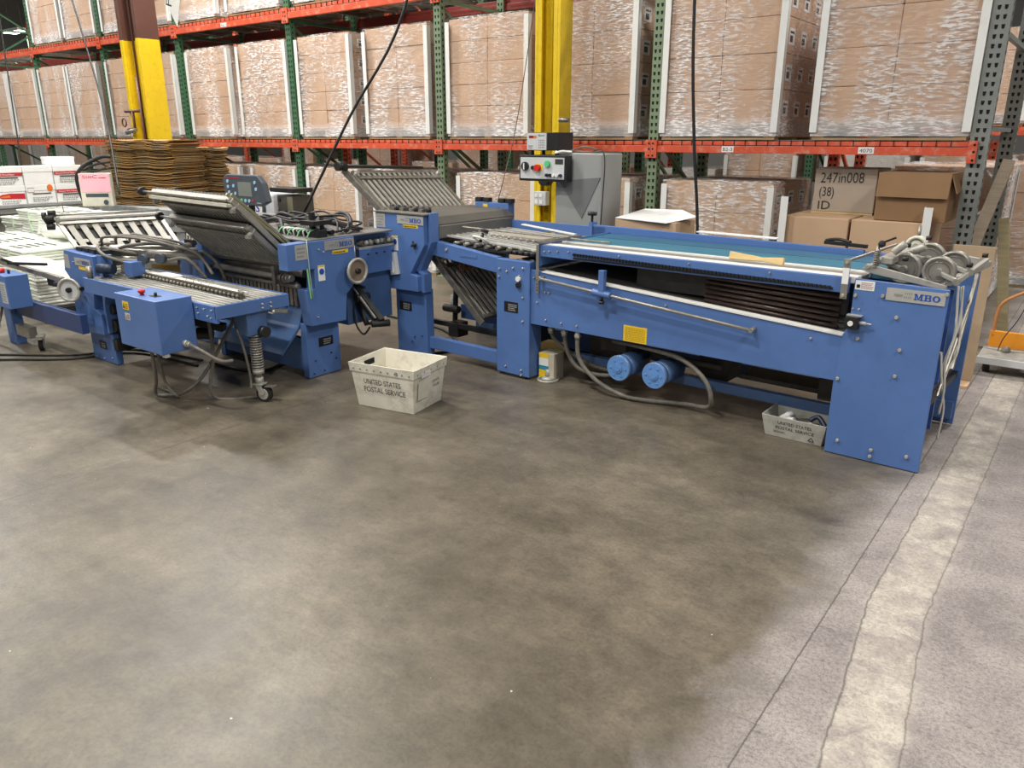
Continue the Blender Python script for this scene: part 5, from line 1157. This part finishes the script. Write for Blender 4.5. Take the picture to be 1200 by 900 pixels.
# leaning timber, plywood, tall cardboard
def lean(name, p, q, w, th, m, label, cat, up=(0, 1, 0)):
    b = MB(); b.bar(p, q, w, th, up); return single(b, name, m, p, label, cat, bev=.003)
lean('timber_plank', (-.93, 6.62, .0), (-.72, 7.55, 1.42), .09, .035, mat('weathered_timber', '8E7F6C', .8, 0, .15, 6, stretch=(1, 6, 6)), 'weathered timber plank leaning against the grey rack frame', 'plank')
lean('timber_plank', (-.47, 6.95, 0), (-.66, 7.35, .98), .075, .045, mat('olive_timber', '8A7E5E', .8, 0, .15, 6, stretch=(1, 6, 6)), 'short narrow plank standing between the tall cardboard and pallet truck', 'plank')
b = MB(); b.box((-.77, 5.98, 0), (-.53, 5.99, .93)); t_ = single(b, 'cardboard_sheet', mat('fibre_board', 'B29A7C', .85, 0, .1, 5), (-.65, 5.98, 0), 'tall narrow cardboard sheet standing behind the conveyor end', 'cardboard sheet')
t_.rotation_euler = (math.radians(3), 0, 0)
t_.location = (-.655, 5.86, 0)
b = MB(); b.box((-.70, 5.70, .0), (-.54, 5.84, .02)); single(b, 'cardboard_flap', CARDL, (-.6, 5.8, 0), 'folded cardboard flap lying on the floor behind the conveyor end', 'cardboard')
# pallet truck with orange body
P_ = thing('hand_truck', (-.36, 6.40, 0), 'orange handled platform truck with a dusty grey deck at the right edge', 'hand truck')
MB().box((-.20, -.22, .10), (.12, .14, .125)).build('deck', mat('dusty_grey_deck', '9A968E', .7, 0, .2, 10, dirt='5a554c', dirt_amt=.7, dscale=14), P_, bev=.004)
MB().box((-.20, -.235, .075), (.12, -.22, .125)).build('deck_edge', GREYP, P_, bev=.002)
MB().box((-.18, .15, .10), (.14, .18, .24)).build('back_plate', ORJ, P_, bev=.004)
for dx in (-.14, .12):
    w_ = MB().cyl((dx-.02, -.13, .058), (dx+.02, -.13, .058), .058, 22).build('wheel', RUBBER, P_); MB().cyl((dx-.022, -.13, .058), (dx+.022, -.13, .058), .025, 14).build('wheel_hub', CAST, w_)
b = MB(); b.tube([(-.16, .16, .20), (-.15, .18, .42), (-.04, .2, .52), (.02, .2, .54), (.08, .2, .52), (.16, .18, .44)], .012, 8); b.build('handle_fork', mat('copper_orange_paint', 'B57A45', .45), P_)
b = MB(); b.cyl((.02, .2, .52), (.06, .25, .80), .013, 10); b.cyl((.0, .19, .50), (.04, .21, .56), .022, 10); b.build('handle_pole', CAST, P_)
MB().tube([(.04, .21, .55), (-.02, .1, .35), (-.08, .05, .22), (-.1, .0, .13)], .004, 6).build('control_wire', CABLE, P_)
MB().sph((-.05, .0, .14), .03).build('pump_cap', STEELD, P_)

# ------------------------------------------------------------------ hanging cables
b = MB(); b.tube([(-4.33, 4.85, 3.9), (-4.62, 4.70, 2.55), (-5.05, 4.45, 1.75), (-5.40, 4.2, 1.0)], .011, 8); single(b, 'hanging_cable', CABLE, (-5.0, 4.5, 1.0), 'black cable slanting from the roof to the loom on the folding unit', 'cable')
b = MB(); b.tube([(-2.36, 4.95, 4.2), (-2.33, 4.96, 2.4), (-2.28, 4.98, 1.6), (-2.22, 5.0, 1.02), (-2.2, 5.02, .3)], .011, 8); single(b, 'hanging_cable', CABLE, (-2.3, 4.98, .3), 'black cable hanging straight down behind the teal belt', 'cable')
b = MB(); b.tube([(-10.7, 5.0, 3.6), (-9.4, 4.6, 2.0), (-8.1, 4.0, 1.05)], .010, 6); single(b, 'hanging_cable', CABLE, (-9, 4.5, 1), 'thin dark cable slanting in front of the brown topped column', 'cable')
b = MB(); b.tube([(-13.4, 5.3, 4.3), (-12.6, 4.9, 1.9), (-12.4, 4.8, 1.2)], .010, 6); single(b, 'hanging_cable', CABLE, (-13, 5, 1), 'thin dark cable hanging at the far left over the paper boxes', 'cable')
b = MB(); b.tube([(-4.42, 6.25, 3.2), (-4.5, 6.0, 1.8), (-4.45, 5.7, 1.2), (-4.5, 5.5, .6), (-4.5, 5.5, .0)], .004, 6); single(b, 'thin_lead', mat('brown_cable', '5a3a34', .5), (-4.5, 5.5, 0), 'thin brown lead dropping left of the yellow column', 'cable')
for pts, s in ((((-7.4, 1.75, .01), (-6.9, 1.95, .01), (-6.5, 2.2, .01), (-6.1, 2.5, .01), (-5.9, 2.85, .01), (-5.2, 3.0, .01)), 'upper of the two black cables curving over the floor at the left'), (((-7.4, 1.72, .01), (-6.7, 1.9, .01), (-6.35, 2.15, .01), (-6.02, 2.42, .01), (-5.8, 2.8, .01), (-5.1, 2.9, .01)), 'lower of the two black cables curving over the floor at the left')):
    b = MB(); b.tube(pts, .009, 6); single(b, 'floor_cable', CABLE, pts[2], s, 'cable')
b = MB(); b.tube([(-4.2, 3.9, .01), (-3.9, 4.35, .01), (-4.4, 4.8, .01), (-5.2, 4.9, .01)], .012, 6); single(b, 'floor_cable', CABLE, (-4.2, 4.4, .01), 'black cable on the floor between the two folding units', 'cable')
b = MB(); b.tube([(-5.1, 3.0, .01), (-4.6, 3.1, .01), (-4.9, 3.6, .01), (-5.5, 3.7, .01)], .010, 6); single(b, 'floor_cable', CABLE, (-4.9, 3.3, .01), 'black cable on the floor under the roller table', 'cable')

# ------------------------------------------------------------------ cardboard stacks on metal bench
bt = thing('metal_bench', (-9.05, 4.78, 0), 'scuffed galvanised bench under the flat cardboard stacks', 'bench')
MB().box((-1.2, 0, .76), (.62, 1.45, .80)).build('bench_top', GALV, bt, bev=.004)
MB().box((-1.2, 0, .56), (.62, .03, .76)).build('apron', GALV, bt, bev=.003); MB().box((.59, .03, .56), (.62, 1.45, .76)).build('apron', GALV, bt, bev=.003)
for x in (-1.15, -.3, .56):
    for y in (.05, 1.38): MB().box((x-.04, y-.03, 0), (x+.04, y+.03, .76)).build('leg', GALV, bt)
b = MB(); b.box((-1.1, .1, .25), (.5, 1.3, .28)); b.build('lower_shelf', GALV, bt)
for k, (x, w, h, m_) in enumerate(((.1, .12, .4, YEL), (.35, .1, .38, mat('amber_bottle', 'A8741E', .3)), (.62, .12, .36, YEL), (.9, .13, .36, mat('amber_bottle', 'A8741E')), (-.25, .15, .33, DARK))):
    b = MB(); b.cyl((-9.1+x*.55, 5.0, .28), (-9.1+x*.55, 5.0, .28+h*.75), w/2, 14); b.cyl((-9.1+x*.55, 5.0, .28+h*.75), (-9.1+x*.55, 5.0, .28+h), w/5, 12)
    single(b, 'storage_bottle', m_, (-9.1+x*.55, 5.0, .28), ['first yellow bottle on the bench shelf', 'amber bottle between the yellow bottles on the bench shelf', 'second yellow bottle on the bench shelf', 'amber bottle at the right end of the bench shelf', 'dark bottle at the left end of the bench shelf'][k], 'bottle')
sheet0 = None; R_ = random.Random(11)
for s_i, (x, y, n, z0, w, ang) in enumerate(((-9.55, 5.22, 40, .80, .96, 22), (-9.66, 5.92, 35, .80, .60, 62))):
    z = z0; key = None
    for k in range(n):
        if key is None:
            b = MB(); nxs = 8; T = []; Bm = []
            for i in range(nxs+1):
                X_ = -w/2+w*i/nxs; dz = .008*math.sin(i*1.7)-.004*abs(i-4)/4
                Bm.append(((X_, -.29, dz), (X_, .29, dz))); T.append(((X_, -.29, dz+.010), (X_, .29, dz+.012)))
            def vv(p): return b.bm.verts.new(p)
            Bv = [(vv(p), vv(q)) for p, q in Bm]; Tv = [(vv(p), vv(q)) for p, q in T]
            for i in range(nxs):
                b.bm.faces.new([Bv[i][0], Bv[i+1][0], Tv[i+1][0], Tv[i][0]]); b.bm.faces.new([Bv[i][1], Bv[i+1][1], Tv[i+1][1], Tv[i][1]]); b.bm.faces.new([Tv[i][0], Tv[i+1][0], Tv[i+1][1], Tv[i][1]]); b.bm.faces.new([Bv[i][0], Bv[i+1][0], Bv[i+1][1], Bv[i][1]])
            b.bm.faces.new([Bv[0][0], Tv[0][0], Tv[0][1], Bv[0][1]]); b.bm.faces.new([Bv[-1][0], Tv[-1][0], Tv[-1][1], Bv[-1][1]])
            key = b.build('flattened_carton', CARDF); o = key
        else: o = key.copy(); col.objects.link(o)
        o.location = (x+R_.uniform(-.035, .035), y+R_.uniform(-.03, .03), z+.008); o.rotation_euler = (0, R_.uniform(-.003, .003), math.radians(ang)+R_.uniform(-.03, .03))
        z += .0192
        tag(o, ('brown flattened carton in the left, taller stack on the galvanised bench' if s_i == 0 else 'brown flattened carton in the right, lower stack on the galvanised bench'), 'flattened carton', 'flattened cartons in the left stack' if s_i == 0 else 'flattened cartons in the right stack')

# copy paper boxes on a shelf table at left
sh = thing('shelf_table', (-11.55, 4.62, 0), 'grey shelf table carrying the white copy paper boxes', 'table', rz=math.radians(90))
MB().box((-1.6, -.05, .71), (.95, .55, .75)).build('table_top', GALV, sh, bev=.003)
b = MB(); b.box((-1.6, -.03, .64), (.95, .0, .71)); b.build('apron', GALV, sh)
for x in (-1.5, -.7, -.05, .85):
    MB().box((x-.03, .02, 0), (x+.03, .08, .71)).build('leg', DARK, sh)
MB().box((-1.2, .2, .1), (-.15, .5, .6)).build('grey_drawer_case', GREYC, sh)
def paperbox(loc, kind, label):
    t = thing('copy_paper_box', loc, label, 'paper box', 'copy paper boxes on the shelf table')
    w, d, h = .44, .32, .235
    MB().box((-w/2, 0, 0), (w/2, d, h-.002)).build('box_body', PAPER, t, bev=.004)
    MB().box((-w/2-.004, -.004, h-.075), (w/2+.004, d+.004, h)).build('lid', PAPER, t, bev=.004)
    if kind == 'red':
        MB().box((-w/2+.002, -.0065, h-.115), (w/2-.002, -.0045, h-.075)).build('red_band', REDP, t)
        text(t, 'Ground Wood Paper', (-w/2+.03, -.008, h-.105), (1, 0, 0), (0, 0, 1), .026, PAPER, width=.3)
        decal(t, 'black_bar', INK, (-.13, -.0025, h-.145), (1, 0, 0), (0, 0, 1), .28, .014); scribble(t, (-.14, -.002, .015), (1, 0, 0), (0, 0, 1), .3, .07, 3)
    if kind == 'swoosh':
        MB().prism([(-.19, .10), (-.12, .075), (.21, .065), (.21, .135), (.0, .14), (-.12, .13)], 'y', -.0035, -.001).build('red_swoosh', REDP, t); scribble(t, (-.14, -.002, .005), (1, 0, 0), (0, 0, 1), .3, .05, 2)
        MB().prism([(-.17, .10), (-.10, .085), (.0, .09), (-.02, .12)], 'y', -.005, -.0035).build('orange_swoosh', ORP, t)
    if kind == 'orange':
        MB().cyl((.14, -.001, .19), (.14, -.007, .19), .045, 20).build('orange_dot', ORP, t)
        decal(t, 'orange_frame', ORP, (-.20, -.0025, .14), (1, 0, 0), (0, 0, 1), .10, .06); decal(t, 'frame_inside', PAPER, (-.195, -.0045, .146), (1, 0, 0), (0, 0, 1), .09, .048)
        decal(t, 'black_bar', INK, (-.13, -.0025, .115), (1, 0, 0), (0, 0, 1), .28, .014); scribble(t, (-.14, -.002, .015), (1, 0, 0), (0, 0, 1), .3, .07, 3)
    return t
for i, (y, sd) in enumerate(((4.27, 'left'), (4.65, 'middle'), (5.03, 'right'))):
    kinds = (('swoosh', 'red'), ('orange', 'plain'), ('red', 'red'))[i]
    for r, k in enumerate(kinds):
        o = paperbox((-11.55, y, .75+r*.241), k, f'white copy paper box, {"lower" if r == 0 else "upper"} of the {sd} pair on the shelf table' + (' with red band' if k == 'red' else ' with red swoosh' if k == 'swoosh' else ' with orange dot' if k == 'orange' else ', plain'))
        o.rotation_euler = (0, 0, math.radians(90)); o.scale = (.83, 1, 1.02)
o = paperbox((-11.7, 5.05, 1.236), 'plain', 'plain white paper box on top of the right pair on the shelf table'); o.rotation_euler = (0, 0, math.radians(90)); o.scale = (.75, .8, .45)

# monitor device with pink notice on a cable arm
t = thing('scale_indicator', (-9.50, 4.42, .0), 'white boxed indicator with a pink notice taped on, on a post', 'indicator', rz=math.radians(48)); t.scale = (.88, 1, 1)
MB().box((-.19, 0, .82), (.20, .10, 1.20)).build('housing', OFFW, t, bev=.008)
pk = MB().box((-.18, -.004, .985), (.19, 0, 1.195)).build('pink_notice', PINK, t)
text(pk, 'StitC', (-.14, -.005, 1.14), (1, 0, .03), (0, 0, 1), .05, REDP, width=.18); scribble(pk, (.06, -.004, 1.14), (1, 0, 0), (0, 0, 1), .1, .02, 1, REDP)
b = MB(); b.box((-.13, -.004, .93), (.15, 0, .97)); b.build('keypad', SLATE, t); MB().cyl((.11, 0, .87), (.11, -.02, .87), .028, 16).build('round_dial', SLATE, t)
MB().box((-.14, .03, 0), (-.08, .09, .82)).build('post', GREYP, t)
b = MB(); b.tube([(.22, .1, 1.38), (.1, .08, 1.38), (-.12, .05, 1.28), (-.22, .03, 1.15), (-.2, .03, .95), (-.16, .03, .84)], .022, 8); b.tube([(.2, .1, 1.32), (.05, .06, 1.3), (-.1, .05, 1.24), (.02, .02, 1.22), (.15, .06, 1.26)], .012, 8); b.build('cable_loop', CABLE, t)

# control pad and printer
ppad = thing('control_pad', (-6.50, 4.42, 0), 'dark slate control pad with small screen on a stem above the fold plates', 'control pad')
pd = MB().prism([(-.33, 1.02), (-.31, .99), (.22, .985), (.33, 1.03), (.28, 1.20), (.20, 1.265), (-.28, 1.265), (-.34, 1.23)], 'y', -.03, .03).build('pad_housing', SLATE, ppad, bev=.01)
MB().box((-.10, -.033, 1.07), (.11, -.03, 1.20)).build('screen', LCD, pd)
for (x, z) in [(-.26, 1.20), (-.26, 1.15), (-.25, 1.10), (-.24, 1.055), (-.17, 1.16), (-.15, 1.09), (.17, 1.20), (.18, 1.14), (.0, 1.03), (.06, 1.03)]: MB().cyl((x, -.03, z), (x, -.036, z), .016, 14).build('round_key', BTNB, pd)
MB().cyl((-.06, -.03, 1.03), (-.06, -.036, 1.03), .018, 14).build('green_key', GRNB, pd); MB().cyl((.12, -.03, 1.035), (.12, -.036, 1.035), .012, 14).build('red_key', REDP, pd)
scribble(pd, (-.27, -.03, 1.225), (1, 0, 0), (0, 0, 1), .22, .02, 1, REDP, fill=.9); scribble(pd, (.18, -.03, 1.01), (1, 0, 0), (0, 0, 1), .07, .015, 1, GREYP)
MB().cyl((.0, .03, .90), (.0, .03, 1.05), .03, 12).build('stem', BLACK, ppad); MB().box((-.2, -.0, .0), (.2, .2, .90)).build('pedestal', GREYC, ppad, bev=.004)
pt = thing('feeder_head', (-7.05, 4.95, 0), 'white rounded feeder head with round blue lettered disc, behind the control pad', 'feeder')
MB().box((-.45, 0, .0), (.20, .3, 1.05)).build('housing', mat('white_grey_shell', 'CACCD0', .45), pt, bev=.03)
dk = MB().cyl((-.1, -.005, .90), (-.1, -.02, .90), .14, 30).build('logo_disc', WHITE, pt); MB().ring((-.1, -.01, .90), (0, 1, 0), .145, .02, 32, 8).build('dark_rim', SLATE, pt)
text(dk, 'OS', (-.2, -.022, .85), (1, 0, 0), (0, 0, 1), .14, mat('deep_blue_ink', '2430A8', .5), width=.18, bold=.02)
pr = thing('relay_tower', (-6.43, 4.75, 0), 'dark slotted electronics tower right of the control pad', 'electronics box')
MB().box((-.08, 0, .0), (.16, .25, 1.06)).build('housing', mat('dark_brown_case', '4A4742', .5, 0, .15, 10), pr, bev=.006)
MB().box((-.16, -.02, 1.09), (.20, .22, 1.13)).build('lid_plate', DARK, pr); MB().box((.08, -.004, .70), (.16, 0, 1.05)).build('side_strip', mat('olive_strip', '77705A', .5), pr)
for k in range(4): MB().tube([(-.06, -.012, .92-.06*k), (.0, -.02, .90-.06*k), (.06, -.012, .92-.06*k)], .008, 6).build('wire_loop', BLACK, pr)
MB().cyl((-.04, 0, 1.02), (-.04, -.01, 1.02), .02, 12).build('round_socket', BLACK, pr)

# ------------------------------------------------------------------ pallet of white poly bundles, left
pl = thing('pallet', (-8.2, 3.15, 0), 'dark pallet under the white poly bag bundles', 'pallet'); MB().box((-2.4, -.2, .0), (.72, 1.2, .12)).build('deck', DARK, pl, bev=.01)
b0 = None; R_ = random.Random(21)
def bundle(loc, rz, sx, sy, sz, m, label, printed=False):
    t = thing('poly_bag_bundle', loc, label, 'bag bundle', 'white poly bag bundles on the dark pallet', rz)
    b = MB(); n = 4; Rr = random.Random(int(loc[0]*100+loc[2]*1000))
    for k in range(n):
        z = sz*k/n; o = Rr.uniform(-.012, .012); b.box((-sx/2+o, -sy/2+Rr.uniform(-.01, .01), z), (sx/2+o, sy/2+Rr.uniform(-.01, .01), z+sz/n*.96))
    b.build('bag_stack', m, t, bev=.012)
    b = MB(); b.box((-.01, -sy/2-.014, 0), (.01, sy/2+.014, sz+.003)); b.build('strap', mat('pale_green_strap', 'C6D6C0', .6), t)
    if printed: scribble(t, (-sx*.35, -sy*.4, sz-.0), (1, 0, 0), (0, 1, 0), sx*.7, sy*.7, 5, INK, fill=.5)
    return t
PILES = [(-8.28, 3.25, 4, 'front right'), (-8.92, 3.3, 4, 'front middle'), (-9.56, 3.36, 4, 'front left'), (-8.98, 3.92, 6, 'rear right'), (-9.62, 3.97, 6, 'rear middle'), (-10.26, 4.02, 5, 'rear left')]
lvl = ['lowest', 'second', 'third', 'fourth', 'fifth', 'topmost']
for ci, (x, y, nlv, cn) in enumerate(PILES):
    for k in range(nlv):
        bundle((x+R_.uniform(-.02, .02), y+R_.uniform(-.02, .02), .122+k*.117), R_.uniform(-.08, .08), .60, .54, .114, BAGW if (k+ci) % 3 else BAGG, f'white poly bag bundle, {lvl[k]} layer of the {cn} pile', printed=(k == nlv-1))
for k in range(3): bundle((-7.72+R_.uniform(-.01, .01), 3.10, .122+k*.117), -.1, .40, .45, .112, BAGW, f'narrow white poly bag bundle, {lvl[k]} layer nearest the left folding unit')
b = MB(); b.cyl((-8.85, 3.55, .65), (-8.3, 3.6, .66), .06, 14); single(b, 'rolled_bag', BAGW, (-8.3, 3.6, .6), 'rolled white poly bag lying on top of the bundles', 'bag')
